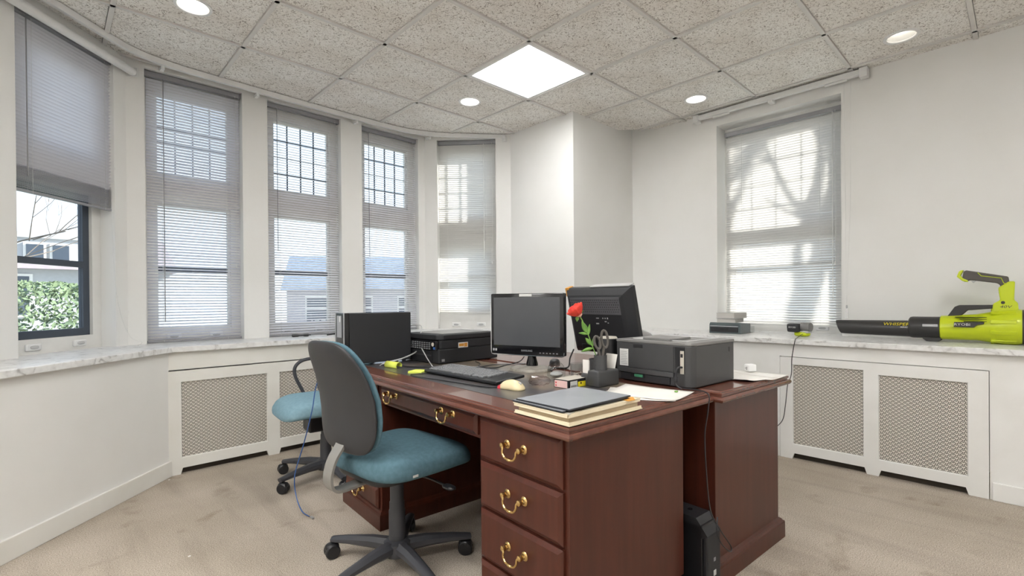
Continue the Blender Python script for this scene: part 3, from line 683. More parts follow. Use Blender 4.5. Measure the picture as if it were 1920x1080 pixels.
# --- inkjet all-in-one
t=thing('inkjet_printer','black all-in-one inkjet printer with keypad beside the computer tower','printer',**on(.440,1.40,R(4)))
MB().box(0,.44,0,.36,.004,.085,bev=.006).build('lower_body','mblack',t)
MB().prism([(.012,0),(.44,0),(.44,.36),(.012,.36)],.085,.135,bev=.006).build('upper_body','mblack',t)
MB().prism([(.03,-.002),(.442,-.002),(.442,.362),(.03,.362),(.0,.33),(.0,.03)],.136,.166,bev=.006).build('scanner_lid','mblack',t)
MB().box(.06,.40,.05,.31,.166,.168,bev=.001).build('lid_panel','ptop',t)
p=MB().box(-.010,.012,.015,.345,.078,.132,bev=.004,mtx=None).build('control_panel','gblack',t)
f=MB()
for r in range(4):
    for c in range(9):
        f.box(-.0125,-.0095,.07+c*.024,.084+c*.024,.083+r*.011,.089+r*.011)
f.build('keypad','keys',t,kind='stuff')
MB().lathe([(0,0),(.011,0),(.011,.003),(0,.003)],14,Matrix.Translation((-.0095,.045,.112))@Matrix.Rotation(-PI/2,4,'Y')).build('round_button','tantop',t)
MB().box(-.012,-.009,.022,.04,.084,.098).build('blue_sticker','blue',t)
MB().box(-.004,.01,.06,.31,.018,.070).build('paper_slot','black',t)
MB().box(-.006,.04,.07,.30,.044,.050).build('output_tray','plastic',t)
s=MB().box(.135,.205,-.0012,0,.086,.116).build('asset_sticker','white',t)
MB().box(.140,.175,-.002,-.001,.094,.110).box(.178,.200,-.002,-.001,.090,.112).build('sticker_print','orange',t)
MB().box(.018,.038,-.001,.0,.016,.03).build('badge','silver',t)
# --- silver-bordered monitor
t=thing('monitor','widescreen monitor with its dark screen facing the chair, paper tag on the bezel','monitor',dl(.685,.910,DI),-R(72.5))
zb,zt,w=.080,.390,.203
MB().prism([(-w,zb),(w,zb),(w,zt),(-w,zt)],-.022,.022,Matrix(((1,0,0,0),(0,0,1,-.035),(0,1,0,0),(0,0,0,1))),bev=.006).build('bezel','gblack',t,True)
MB().box(-w+.03,w-.03,-.012,.045,zb+.03,zt-.03,bev=.02).build('rear_casing','black',t)
MB().box(-w+.018,w-.018,-.0585,-.0565,zb+.046,zt-.020).build('screen','screen',t)
f=MB()
f.tube([(-w-.0015,-.050,zt-.05),(-w-.0015,-.050,zb+.014),(-w+.002,-.050,zb+.002),(-w+.014,-.050,zb-.0015),(w-.012,-.050,zb-.0015),(w-.001,-.050,zb+.003),(w+.0015,-.050,zb+.02)],.0034,6).build('silver_rim','chrome',t)
MB().box(-.035,.035,-.0590,-.0570,zt-.016,zt-.003).build('paper_tag','label',t)
text('SAMSUNG',.0125,'silver',t,(.005,-.0588,zb+.022),(PI/2,0,0),sx=1.1)
f=MB()
for k in range(6): f.box(.075+k*.018,.083+k*.018,-.0585,-.0570,zb+.012,zb+.016)
f.build('buttons','print',t)
MB().box(-w+.012,-w+.022,-.0585,-.0570,zb+.016,zb+.028).box(-w+.026,-w+.036,-.0585,-.0570,zb+.016,zb+.028).build('energy_stickers','silver',t)
MB().lathe([(.03,.0),(.03,.02),(.022,.05),(.020,.12)],20,Matrix.Translation((.0,.012,.012))).build('neck','gblack',t,True)
MB().lathe([(.0,0),(.108,0),(.108,.006),(.104,.012),(.06,.019),(.0,.022)],40).build('base','tandust',t,True)
# --- black monitor seen from behind
t=thing('monitor','black monitor seen from behind, perforated back casing, on the far desk','monitor',dl(1.045,.765,DZ),DT+R(2))
MB().lathe([(0,0),(.11,0),(.11,.008),(.08,.016),(.0,.02)],32,Matrix.Translation((.03,0,0))).build('base','black',t,True)
MB().box(.0,.04,-.05,.05,.015,.14,bev=.008,mtx=Matrix.Translation((.045,0,0))).build('stand','black',t)
tilt=Matrix.Translation((.035,0,.243))@Matrix.Rotation(R(-15),4,'Y')
MB().box(.0,.035,-.215,.215,-.185,.185,bev=.005,mtx=tilt).build('bezel','mblack',t)
MB().rings(-.185,.185,-.215,.215,[(0,0),(.008,.012),(.032,.042),(.05,.052)],mtx=tilt@Matrix(((0,0,-1,0),(0,1,0,0),(1,0,0,0),(0,0,0,1)))).build('rear_casing','mblack',t)
MB().box(.0352,.0362,-.195,.195,-.16,.165,mtx=tilt).build('screen','screen',t)
f=MB()
vent=MB()
for r in range(6):
    for c in range(24):
        vent.lathe([(.0026,0),(.0026,.0014)],6,tilt@Matrix.Translation((-.0530,-.155+c*.0132+(r%2)*.0066,.128-r*.0125))@Matrix.Rotation(PI/2,4,'Y'))
vent.build('vent_holes','gblack',t,kind='stuff')
MB().box(-.0528,-.050,-.165,.160,.050,.142,bev=.001,mtx=tilt).build('vent_panel','ventlit',t)
f=MB()
for (y,z,a,b) in ((-.01,.03,.018,.004),(-.045,.03,.006,.006),(-.06,.03,.006,.006),(-.075,.03,.006,.008),(-.06,.012,.012,.005),(-.075,.005,.007,.004),(-.005,-.0,.018,.006)): f.box(-.0535,-.0515,y-a/2,y+a/2,z-b/2,z+b/2,mtx=tilt)
f.build('logos','lgrey',t)
MB().box(-.055,-.03,.03,.13,-.16,-.12,bev=.003,mtx=tilt).build('port_hood','black',t)
MB().box(-.012,.036,.195,.218,.140,.190,bev=.003,mtx=tilt).build('orange_tape','orange',t)
MB().box(.0,.05,-.2,.05,.186,.192,bev=.002,mtx=tilt).build('top_strip','lgrey',t)
# --- keyboard
t=thing('keyboard','black keyboard with grey keys lying in front of the widescreen monitor','keyboard',dl(.325,.925,DI),DT-PI/2+R(4))
kx=Matrix.Rotation(R(4),4,'X')
MB().box(-.265,.265,-.085,.085,.004,.017,bev=.004,mtx=kx@Matrix.Translation((0,0,.006))).build('case','black',t)
f=MB(); kt=kx@Matrix.Translation((0,0,.022))
for r in range(6):
    y=-.066+r*.0235; x=-.250
    wds=[.0175]*22
    if r==0: wds=[.024,.02,.024,.11,.024,.02,.024,.006,.0175,.0175,.0175,.006,.036,.0175,.0175]
    for i,wd in enumerate(wds):
        if x+wd>.252: break
        if wd>.007: f.box(x+.001,x+wd-.0015,y+.001,y+.0195,.0,.008,bev=.0015,seg=1,mtx=kt)
        x+=wd+.0018
f.build('keys','keys',t,kind='stuff')
# --- mouse
t=thing('computer_mouse','cream computer mouse with a red tail light near the keyboard','mouse',dl(.265,.56,DI),DT-PI/2+R(8))
def mfn(p):
    x,y,z=p; z=max(z,0)*(1.0-.25*(x/.055)**2) if z>0 else 0
    y*=1-.22*math.exp(-((x-.005)/.025)**2)*1.0
    return (x,y,z)
MB().superell(.058,.033,.038,.8,.75,32,18,mfn).build('shell','creamp',t,True,auto=False)
MB().superell(.018,.025,.014,.7,.8,16,8,lambda p:(p[0],p[1],max(p[2],0)),Matrix.Translation((-.048,-.004,.0005))).build('tail_light','red',t,True)
MB().superell(.012,.004,.006,.8,.8,12,8,mtx=Matrix.Translation((.038,0,.026))).build('wheel','lgrey',t,True)
# --- sticky notes
t=tag(MB().box(-.038,.038,-.038,.038,0,.011,bev=.0015,mtx=Matrix.Rotation(.25,4,'Z')).build('sticky_note_pad','postit'),'flat yellow-green sticky note pad on the near desk by the keyboard','note pad')
t.location=dl(.208,1.215,DI); t.rotation_euler=(0,0,DT+.3)
f=MB(); vs=[];n=14
for k in range(n+1):
    a=-.5+4.4*k/n; r=.013+.0006*k
    for x in (-.055,.055): vs.append((x,r*math.cos(a),.0145+r*math.sin(a)))
f.faces(vs,[(2*k,2*k+1,2*k+3,2*k+2) for k in range(n)])
o=tag(f.build('sticky_note','postit',None,True),'curled yellow-green sticky note rolled up beside the computer tower','note'); o.location=dl(.20,1.47,DI); o.rotation_euler=(0,0,DT+R(-82))
o.modifiers.new('th','SOLIDIFY').thickness=.0012
# --- expanding envelope, folders
t=thing('document_wallet','buff expanding document wallet at the near corner of the desk, under two covers','wallet',**on(.012,.010))
MB().prism([(0,0),(.345,-.0),(.345,.236),(0,.24)],0,.003).build('back_cover','manila',t)
MB().prism([(-.004,.004),(.345,.008),(.343,.236),(-.004,.24)],.031,.034).build('front_flap','manila',t)
MB().prism([(.010,.012),(.335,.012),(.335,.226),(.010,.228)],.003,.031).build('gusset','tan',t)
MB().prism([(.0,.002),(.345,.004),(.345,.008),(.004,.006)],.003,.010).prism([(.0,.002),(.006,.006),(.006,.232),(.0,.236)],.003,.010).prism([(.0,.004),(.345,.008),(.345,.012),(.004,.010)],.023,.031).prism([(-.002,.006),(.004,.008),(.004,.234),(-.002,.238)],.023,.031).build('gusset_fold','manila',t)
MB().prism([(-.001,.001),(.035,.012),(.012,.045)],.033,.036).build('torn_corner','tantop',t)
MB().tube([(.335,.03,.018),(.300,.02,.036),(.31,.06,.037),(.345,.055,.03),(.37,.06,.003)],[(.006,.0012)],n=6,smooth=5).build('elastic','orange',t)
MB().prism([(.27,-.002),(.30,-.004),(.33,.025),(.30,.055),(.275,.03)],.0345,.0365).build('tie_flap','orange',t)
t=tag(MB().box(0,.300,0,.222,0,.0045,bev=.001).build('report_cover','fedge'),'lower black-edged report cover on the document wallet','folder'); t.location=dl(.006,.030,DZ+.036); t.rotation_euler=(R(0),0,DT)
MB().box(.002,.298,.002,.220,.0042,.0052).build('front_sheet','folder',t)
t=tag(MB().box(0,.300,0,.222,0,.0045,bev=.001).build('report_cover','fedge'),'upper blue-grey glossy report cover lying on top of the stack','folder'); t.location=dl(.018,.016,DZ+.042); t.rotation_euler=(0,0,DT+R(2))
MB().box(.002,.298,.002,.220,.0042,.0052).build('front_sheet','folder',t)
# --- loose sheets
def sheet(label,lx,ly,rz,w=.216,h=.279,n=1,name='paper_sheet',z=DZ+.0005,lift=.004):
    b=bmesh.new(); N=8; g=[]
    for i in range(N+1):
        row=[]
        for j in range(N+1):
            u,v=i/N,j/N; zz=.0006+lift*(abs(u-.5)*2)**3*(abs(v-.5)*2)**2*(1 if (u>.5)==(v>.5) else .3)
            row.append(b.verts.new(((u-.5)*w,(v-.5)*h,zz)))
        g.append(row)
    for i in range(N):
        for j in range(N): b.faces.new((g[i][j],g[i+1][j],g[i+1][j+1],g[i][j+1]))
    mb=MB(); mb.b.free(); mb.b=b; o=mb.build(name,'paper',None,True); o.location=dl(lx,ly,z); o.rotation_euler=(0,0,DT+rz); tag(o,label,'paper')
    md=o.modifiers.new('th','SOLIDIFY'); md.thickness=.0006*n; md.offset=1; return o
sheet('loose paper sheet lying partly beneath the upper sheet at the near desk edge',.545,.150,R(28),.2,.26,z=DZ+.0006)
sheet('white printed sheet on the near desk in front of the laser printer',.592,.150,R(12),z=DZ+.003)
o=tag(MB().superell(.009,.006,.003,.8,.8,14,8).build('paper_scrap','leaf',None,True),'tiny green scrap lying on the white sheet before the printer','scrap'); o.location=dl(.665,.075,DZ+.0085)
o=sheet('white paper pile on the right end of the far desk beneath the charger',1.31,.10,R(3),.216,.28,n=4); 
sheet('curling sheet on the far desk partly under the laser printer side',1.21,.11,R(-12),.19,.26,z=DZ+.004,lift=.010)
t=thing('usb_charger','white cube wall charger on the paper pile of the far desk','charger',dl(1.385,.12,DZ+.0065),DT+R(-30))
MB().box(-.022,.022,-.019,.019,0,.036,bev=.007,seg=3).build('body','white',t,True)
MB().box(-.0225,-.0215,-.008,-.002,.010,.024).box(-.0225,-.0215,.004,.007,.013,.021).build('port','print',t)
# --- ink box, bag, dome, tumbler
t=thing('ink_cartridge_box','small cartridge carton with pink side and yellow end on the near desk','box',**on(.425,.405,R(3)))
MB().box(0,.135,0,.075,0,.036,bev=.001).build('carton','tantop',t)
MB().box(-.0008,.0,.0,.075,0,.036).build('black_border','black',t)
MB().box(-.0016,-.0006,.004,.071,.004,.032).build('pink_panel','pink',t)
MB().box(-.0022,-.0014,.06,.066,.008,.014).box(-.0022,-.0014,.06,.066,.019,.025).build('red_marks','red',t)
MB().box(.0,.135,-.0008,0,0,.036).build('end_border','black',t)
MB().box(.012,.055,-.0014,-.0006,.004,.030).build('barcode_label','label',t)
f=MB()
for k in range(8): f.box(.016+k*.0045,.018+k*.0045,-.002,-.0012,.006,.014)
f.build('barcode','black',t)
MB().box(.06,.128,-.0014,-.0006,.003,.024).build('yellow_panel','yel',t)
MB().box(.075,.082,-.002,-.0012,.014,.022).build('yellow_mark','black',t)
def bagfn(p):
    r=random.Random(int(p[0]*4000)+int(p[1]*9000)*7); return (p[0]+r.uniform(-.006,.006),p[1]+r.uniform(-.006,.006),max(.001,p[2]+.02+r.uniform(-.006,.006)))
o=tag(MB().superell(.04,.045,.018,.8,.8,18,10,bagfn).build('plastic_bag','film'),'crumpled clear plastic bag beside the small cartridge carton','bag'); o.location=dl(.40,.545,DI); 
t=thing('glass_dome_paperweight','clear glass dome paperweight behind the cartridge carton','paperweight',**on(.615,.66))
MB().lathe([(.0,.0),(.040,.0),(.042,.012),(.042,.03),(.036,.052),(.024,.066),(.0,.073)],28).build('dome','clear',t,True)
MB().superell(.028,.028,.012,.9,.9,16,8,mtx=Matrix.Translation((0,0,.014))).build('inner_figure','lgrey',t,True)
t=thing('clear_tumbler','clear plastic tumbler of clips between the dome and the black pen organizer','cup',**on(.655,.565))
MB().lathe([(0,.002),(.030,.002),(.033,.070),(.0315,.070),(.0285,.004),(0,.004)],24).build('cup','clear',t,True)
f=MB()
for k in range(8):
    a=random.uniform(0,6); f.tube([(random.uniform(-.015,.015),random.uniform(-.015,.015),.006+.003*k),(random.uniform(-.018,.018),random.uniform(-.018,.018),.010+.003*k)],.0016,6)
f.build('clips','tantop',t)
# --- organizer
t=thing('pen_organizer','black plastic desk organizer with a round pen tube','organizer',**on(.533,.340))
f=MB()
f.box(0,.135,0,.062,0,.068,bev=.009,seg=3).box(.0,.075,.058,.096,.0,.052,bev=.006).box(.0,.075,.09,.120,0,.020,bev=.005)
f.build('body','plastic',t,True)
MB().lathe([(.0,.0),(.0265,.0),(.0265,.128),(.0242,.128),(.0242,.02),(0,.02)],28,Matrix.Translation((.052,.033,0))).build('pen_tube','plastic',t,True)
MB().lathe([(.0,.04),(.032,.04),(.037,.102),(.0345,.102),(.030,.045),(0,.045)],28,Matrix.Translation((.112,.098,0))).build('round_cup','plastic',t,True)
o=tag(MB().box(-.001,.001,-.016,.016,0,.055,bev=.0005).box(.002,.004,-.016,.016,0,.054).box(.005,.007,-.0155,.0165,0,.053).build('card_stack','paper'),'white cards standing in the left slot of the pen organizer','cards'); o.location=dl(.545,.418,DZ+.0525); o.rotation_euler=(0,0,DT)
o=tag(MB().prism([(-.02,0),(.022,0),(.034,.06),(-.016,.062)],0,.003,Matrix(((0,0,1,0),(-1,0,0,0),(0,1,0,0),(0,0,0,1)))).prism([(-.018,0),(.02,0),(.026,.056),(-.02,.058)],.004,.006,Matrix(((0,0,1,0),(-1,0,0,0),(0,1,0,0),(0,0,0,1)))).build('note_paper','paper'),'fanned white note papers at the right of the pen organizer','paper'); o.location=dl(.640,.368,DZ+.0685); o.rotation_euler=(0,0,DT+.2)
# scissors
t=thing('scissors','grey-handled scissors standing in the tall pen tube','scissors',dl(.588,.370,DZ+.0215),-R(44))
f=MB()
def loop(cx,cz,a,b,rot,y): 
    return [(cx+a*math.cos(k*PI/8)*math.cos(rot)-b*math.sin(k*PI/8)*math.sin(rot),y,cz+a*math.cos(k*PI/8)*math.sin(rot)+b*math.sin(k*PI/8)*math.cos(rot)) for k in range(17)]
f.tube(loop(.014,.172,.013,.036,R(6),.003),[(.0055,.0055)],8).tube([(.010,.003,.138),(.004,.003,.10),(.0,.003,.06)],.006,8)
f.tube(loop(-.017,.158,.012,.027,R(14),-.003),[(.0055,.0055)],8).tube([(-.014,-.003,.132),(-.006,-.003,.10),(.002,-.003,.06)],.006,8)
f.build('handles','grip',t,True)
MB().box(-.007,.007,-.001,.001,.0,.08).build('blades','chrome',t)
# rose
t=thing('artificial_rose','single red artificial rose leaning out of the pen tube','flower',dl(.578,.380,DZ+.0215),-R(44))
stem=[(0,0,.0),(-.006,0,.09),(-.022,0,.14),(-.040,0,.19),(-.062,0,.245),(-.078,0,.272)]
MB().tube(stem,.0022,6,5).build('stem','leaf',t,True)
mrose=Matrix.Translation((-.090,0,.292))@Matrix.Rotation(R(-38),4,'Y')@Matrix.Scale(1.32,4)
f=MB()
for ring,(n,rad,ht,op) in enumerate(((3,.007,.036,.1),(4,.012,.036,.2),(5,.017,.033,.5),(5,.020,.028,1.0))):
    for k in range(n):
        a=2*PI*k/n+ring*.5; vs=[];fs=[]
        for i in range(5):
            for j in range(5):
                u=(i/4-.5)*2; v=j/4; th=a+u*1.1*(PI/n)*1.15
                rr=rad*(.45+.72*math.sin(v*PI*.72))+op*.010*v**4
                vs.append((rr*math.cos(th),rr*math.sin(th),-.018+ht*v*(1-.10*u*u)))
        for i in range(4):
            for j in range(4): fs.append((i*5+j,(i+1)*5+j,(i+1)*5+j+1,i*5+j+1))
        q=MB().faces(vs,fs,mrose).build('petal','rose',t,True); q.modifiers.new('th','SOLIDIFY').thickness=.001
MB().lathe([(0,-.026),(.008,-.022),(.011,-.012),(.006,-.008)],12,mrose).build('calyx','bud',t,True)
def leaf(base,tip,wd,parent,m='leaf'):
    b=Vector(base); q=Vector(tip); d=q-b; sd=d.cross(Vector((0,1,.15))); sd.normalize(); nn=d.cross(sd).normalized()
    vs=[];fs=[];n=6
    for i in range(n+1):
        s=i/n; ww=wd*math.sin(PI*(s**.8))*.5; c=b+d*s+nn*(-.006*math.sin(PI*s))
        vs+= [c-sd*ww,c+nn*.002,c+sd*ww]
    for i in range(n):
        for k in (0,1): fs.append((3*i+k,3*i+k+1,3*i+k+4,3*i+k+3))
    o=MB().faces([tuple(v) for v in vs],fs).build('leaf',m,parent,True); md=o.modifiers.new('th','SOLIDIFY'); md.thickness=.0006
for bs,tp_,wd in (((-.020,0,.135),(-.070,.004,.120),.016),((-.024,0,.146),(-.052,0,.178),.018),((-.022,0,.140),(-.012,.01,.185),.013),((-.042,0,.192),(-.080,0,.198),.012),((-.044,0,.198),(-.066,.003,.248),.022),((-.040,0,.188),(-.034,-.004,.235),.014),((-.080,0,.276),(-.058,0,.290),.012),((-.082,0,.268),(-.086,.002,.244),.016)):
    leaf(bs,tp_,wd,t)
# --- black canister
t=thing('speaker','black round canister with beige cap between the organizer and the laser printer','speaker',**on(.80,.505))
MB().lathe([(.0,0),(.040,.0),(.043,.01),(.045,.16),(.043,.178)],32).build('body','black',t,True)
MB().lathe([(.043,.177),(.038,.186),(.0,.188)],32).build('cap','tantop',t,True)
# --- laser printer
t=thing('laser_printer','charcoal laser printer seen from behind on the joint of the two desks','printer',**on(.775,.072,0))
PWX,PWY,PH=.345,.365,.182
MB().prism([(.03,0),(PWX,0),(PWX,PWY),(0,PWY),(0,.03),(.006,.010)],.004,PH-.012,bev=.004).build('body','plastic',t)
MB().prism([(.03,-.002),(PWX+.002,-.002),(PWX+.002,PWY+.002),(-.002,PWY+.002),(-.002,.03),(.006,.008)],PH-.013,PH,bev=.004).build('top_cover','ptop',t)
MB().rings(.05,PWX-.02,.05,PWY-.05,[(0,PH+.001),(.004,PH+.003),(.012,PH+.003),(.03,PH-.010)]).build('paper_catch','lgrey',t)
MB().box(.04,.20,.12,PWY-.11,PH-.002,PH+.010,bev=.003).build('exit_flap','ptop',t)
MB().box(-.003,.002,.080,PWY-.012,.062,PH-.018,bev=.001).build('rear_door','plastic',t)
MB().box(-.0045,.0,.225,.275,PH-.034,PH-.018,bev=.002).build('door_catch','black',t)
MB().box(-.0042,-.0028,.300,.345,.066,.140).build('rating_label','label',t)
f=MB()
for k in range(8): f.box(-.0048,-.004,.305+(k%3)*.003,.340,.074+k*.0075,.0755+k*.0075)
f.build('label_print','print',t)
MB().box(-.012,.006,.075,PWY-.02,.040,.060,bev=.002).build('duplex_rail','plastic',t)
MB().box(-.006,.002,.095,PWY-.025,.008,.038,bev=.002).build('duplex_tray','shell',t)
MB().box(-.0075,-.004,.215,.285,.022,.048).build('latch_recess','black',t)
MB().box(-.011,-.006,.222,.265,.024,.036,bev=.002).build('green_latch','dgreen',t)
MB().box(-.002,.006,.032,.074,.060,PH-.018).build('port_recess','black',t)
MB().box(-.004,.004,.034,.050,.058,.150,bev=.001).build('port_panel','tantop',t)
MB().box(-.006,-.003,.038,.047,.124,.138).build('network_port','black',t)
MB().box(.298,.304,-.0015,.0,.130,.150).build('side_slot','black',t)
MB().tube([(-.004,.042,.085),(-.028,.046,.084),(-.036,.050,.060),(-.034,.052,.02),(-.025,.03,.002)],.004,8,5).box(-.040,-.028,.045,.057,.028,.052,bev=.003).build('power_cord','shell',t,True)
# --- pc tower on the floor between desks
t=thing('desktop_computer','slim black desktop computer standing on the carpet in the gap between the desks','computer',**on(.712,-.020,0,0))
MB().prism([(0,.02),(.10,.02),(.10,.36),(0,.36)],.008,.268,bev=.004).build('case','black',t)
MB().prism([(.0,.0),(.10,.0),(.10,.02),(0,.02)],.012,.235,bev=.006).build('front_bezel','mblack',t)
MB().faces([(0,.0,.235),(.10,.0,.235),(.10,.045,.290),(0,.045,.290),(0,.36,.290),(.10,.36,.290),(0,.36,.255),(.10,.36,.255),(0,.02,.22),(.1,.02,.22)],[(0,1,2,3),(3,2,5,4),(4,5,7,6),(0,3,4,6,8),(1,9,7,5,2),(0,8,9,1)]).build('sloped_top','shell',t)
MB().lathe([(0,0),(.009,0),(.009,.003),(0,.003)],14,Matrix.Translation((.055,.10,.2905))).build('power_button','gblack',t)
MB().box(.044,.062,-.002,.001,.075,.095,bev=.001).build('window_sticker','lgrey',t)
MB().box(.047,.060,-.002,.001,.045,.060).box(.045,.058,-.002,.001,.13,.142).build('badge','print',t)
# ==================================================================== cables
def cable(label,pts,r=.0026,m='black',cat='cable',sm=6,name='cable'):
    o=MB().tube(pts,r,6,sm).build(name,m,None,True); tag(o,label,cat); return o
cable('thin black keyboard cable looping across the front of the near desk',[dl(.245,1.15,DI+.003),dl(.20,1.16,DI+.003),dl(.145,1.17,DI+.003),dl(.125,1.12,DI+.003),dl(.14,1.02,DI+.003),dl(.17,.85,DI+.003),dl(.20,.66,DI+.003),dl(.235,.62,DI+.003),dl(.30,.58,DI+.003)],.0022)
cable('black cable running behind the keyboard toward the computer tower',[dl(.80,1.08,DI+.004),dl(.66,1.17,DI+.004),dl(.55,1.16,DI+.003),dl(.43,1.22,DI+.003),dl(.36,1.30,DI+.003),dl(.27,1.42,DI+.003),dl(.24,1.55,DI+.003),dl(.20,1.61,DI+.003)],.0024)
cable('black cable looping behind the widescreen monitor toward the keyboard',[dl(.70,.98,DI+.06),dl(.70,1.02,DI+.03),dl(.66,1.10,DI+.004),dl(.58,1.08,DI+.003),dl(.545,1.17,DI+.003),dl(.62,1.26,DI+.003),dl(.66,1.36,DI+.003)],.0026)
cable('grey cable bowing up from the back of the computer tower onto the desk',[dl(.408,1.71,DZ+.20),dl(.45,1.69,DZ+.215),dl(.475,1.65,DZ+.20),dl(.44,1.62,DZ+.12),dl(.40,1.48,DI+.05),dl(.38,1.38,DI+.006),dl(.36,1.33,DI+.003)],.003,'lgrey')
cable('pale grey plug cable hanging from the tower back to the front of the desk',[dl(.408,1.69,DZ+.10),dl(.44,1.66,DZ+.09),dl(.42,1.62,DZ+.06),dl(.32,1.60,DZ+.03),dl(.21,1.58,DI+.012),dl(.19,1.60,DI+.003)],.0034,'lgrey')
cable('second pale grey cable drooping low beside the computer tower',[dl(.408,1.71,DZ+.14),dl(.43,1.64,DZ+.07),dl(.36,1.615,DZ+.035),dl(.22,1.60,DI+.014),dl(.17,1.575,DI+.003)],.0028,'lgrey')
x,y,_=dl(0,1.80)
cable('thin blue usb cable hanging off the desk to a bare end on the carpet',[dl(.03,1.70,DZ+.02),dl(-.010,1.715,DZ-.002),(1.064,2.613,.69),(1.038,2.638,.527),(1.006,2.669,.355),(.969,2.704,.183),(.965,2.68,.08),(.965,2.60,.02),(.978,2.535,.008)],.0028,'blue')
MB().box(-.006,.006,-.016,.016,.0,.006,bev=.001).build('plug','silver',bpy.data.objects['cable.006'] if 'cable.006' in bpy.data.objects else None).location=(.985,2.515,.004)
cable('grey cord dropping from the printer into the gap between the desks',[dl(.752,.100,DZ+.006),dl(.742,-.006,DZ+.004),dl(.738,-.012,.70),dl(.735,.0,.60),dl(.725,-.012,.45),dl(.745,-.016,.32),dl(.790,-.030,.24),dl(.850,-.040,.165),dl(.835,-.045,.15),dl(.775,-.040,.20),dl(.76,-.032,.25),dl(.785,-.022,.288)],.0026,'shell')
cable('black monitor cable hanging behind the widescreen monitor',[dl(.95,.86,DZ+.09),dl(.90,.84,DZ+.05),dl(.86,.82,DI+.004),dl(.80,.86,DI+.004),dl(.72,.80,DI+.004)],.004)
cable('black power cord beside the laser printer base',[dl(.80,.455,DI+.02),dl(.775,.47,DI+.014),dl(.76,.50,DI+.004),dl(.80,.58,DI+.004),dl(.90,.60,DI+.004)],.006)
o=tag(MB().superell(.05,.03,.03,.8,.8,20,10,lambda p:(p[0],p[1],max(0,p[2]))).build('computer_mouse','shell',None,True),'grey computer mouse on the far desk behind the widescreen monitor','mouse'); o.location=dl(.94,.995,DZ); o.rotation_euler=(0,0,.6)
# ==================================================================== things on the right ledge
t=thing('document_scanner','dark sloped desktop scanner on the marble ledge under two white books','scanner',(3.985,1.650,ZL))
MB().prism([(0,0),(.20,0),(.20,.078),(.02,.088),(.004,.075)],-.128,.128,Matrix(((1,0,0,0),(0,0,1,0),(0,1,0,0),(0,0,0,1))),bev=.004).build('body','glassgrey',t)
MB().box(-.004,.004,-.105,.115,.012,.050,bev=.002).build('front_door','shell',t)
MB().box(-.006,.0,-.108,.118,.055,.062,bev=.001).build('silver_edge','silver',t)
MB().box(-.008,-.002,-.03,.035,.030,.046,bev=.002).build('finger_recess','black',t)
MB().box(.20,.29,-.128,.02,.0,.055,bev=.002).build('rear_tray','clear',t)
def book(label,loc,rz,w,d,h):
    t=thing('book',label,'book',loc,rz,None)
    MB().box(.003,w-.002,-d/2+.003,d/2-.003,.002,h-.002).build('pages','pages',t)
    MB().box(0,w,-d/2,d/2,0,.002).box(0,w,-d/2,d/2,h-.002,h).box(w-.002,w+.001,-d/2,d/2,0,h).build('cover','lgrey',t)
book('lower white paged book lying on the dark scanner',(4.0,1.645,ZL+.087),R(4),.20,.15,.034)
book('upper thicker white book lying on the other book',(3.995,1.650,ZL+.122),R(-6),.20,.155,.046)
t=thing('battery_charger','grey and green tool battery charger on the marble ledge below the right window','charger',(4.05,1.115,ZL),R(-15))
MB().superell(.038,.052,.018,.6,.7,28,10,mtx=Matrix.Translation((0,-.01,.018))).build('green_base','lime',t,True)
MB().box(-.050,-.004,-.015,.075,.036,.098,bev=.012,seg=3,mtx=Matrix.Rotation(R(-8),4,'Y')).build('grey_head','shell',t,True)
MB().cyl((-.005,-.075,.070),(-.005,-.01,.070),.032,n=20).build('ribbed_drum','ptop',t,True)
MB().box(-.03,.02,-.07,.04,.026,.042,bev=.005).build('neck','lgrey',t)
text('RYOBI',.019,'label',t,(-.0605,.030,.066),(PI/2,0,-PI/2))
cable('black charger cord hanging down over the right radiator cover to the carpet',[(4.0,1.09,ZL+.02),(3.76,1.06,ZL+.006),(3.70,1.055,ZL-.01),(3.70,1.075,.70),(3.715,1.082,.60),(3.715,1.095,.545),(3.715,1.112,.52),(3.71,1.118,.54),(3.712,1.10,.548),(3.712,1.108,.50),(3.71,1.12,.37),(3.71,1.14,.26),(3.69,1.20,.18),(3.60,1.22,.12),(3.5,1.26,.05),(3.55,1.18,.006),(3.68,1.165,.05),(3.68,1.19,.09),(3.60,1.25,.04),(3.5,1.3,.005)],.0026,'black')
# leaf blower
t=thing('leaf_blower','lime green cordless leaf blower with long black nozzle resting on the right ledge','leaf blower',(4.10,.40,ZL))
my=Matrix.Rotation(PI/2,4,'X')   # lathe axis z -> -y
def alongy(prof,y,z,n=28): return Matrix.Translation((0,y,z))@Matrix.Rotation(PI/2,4,'X')
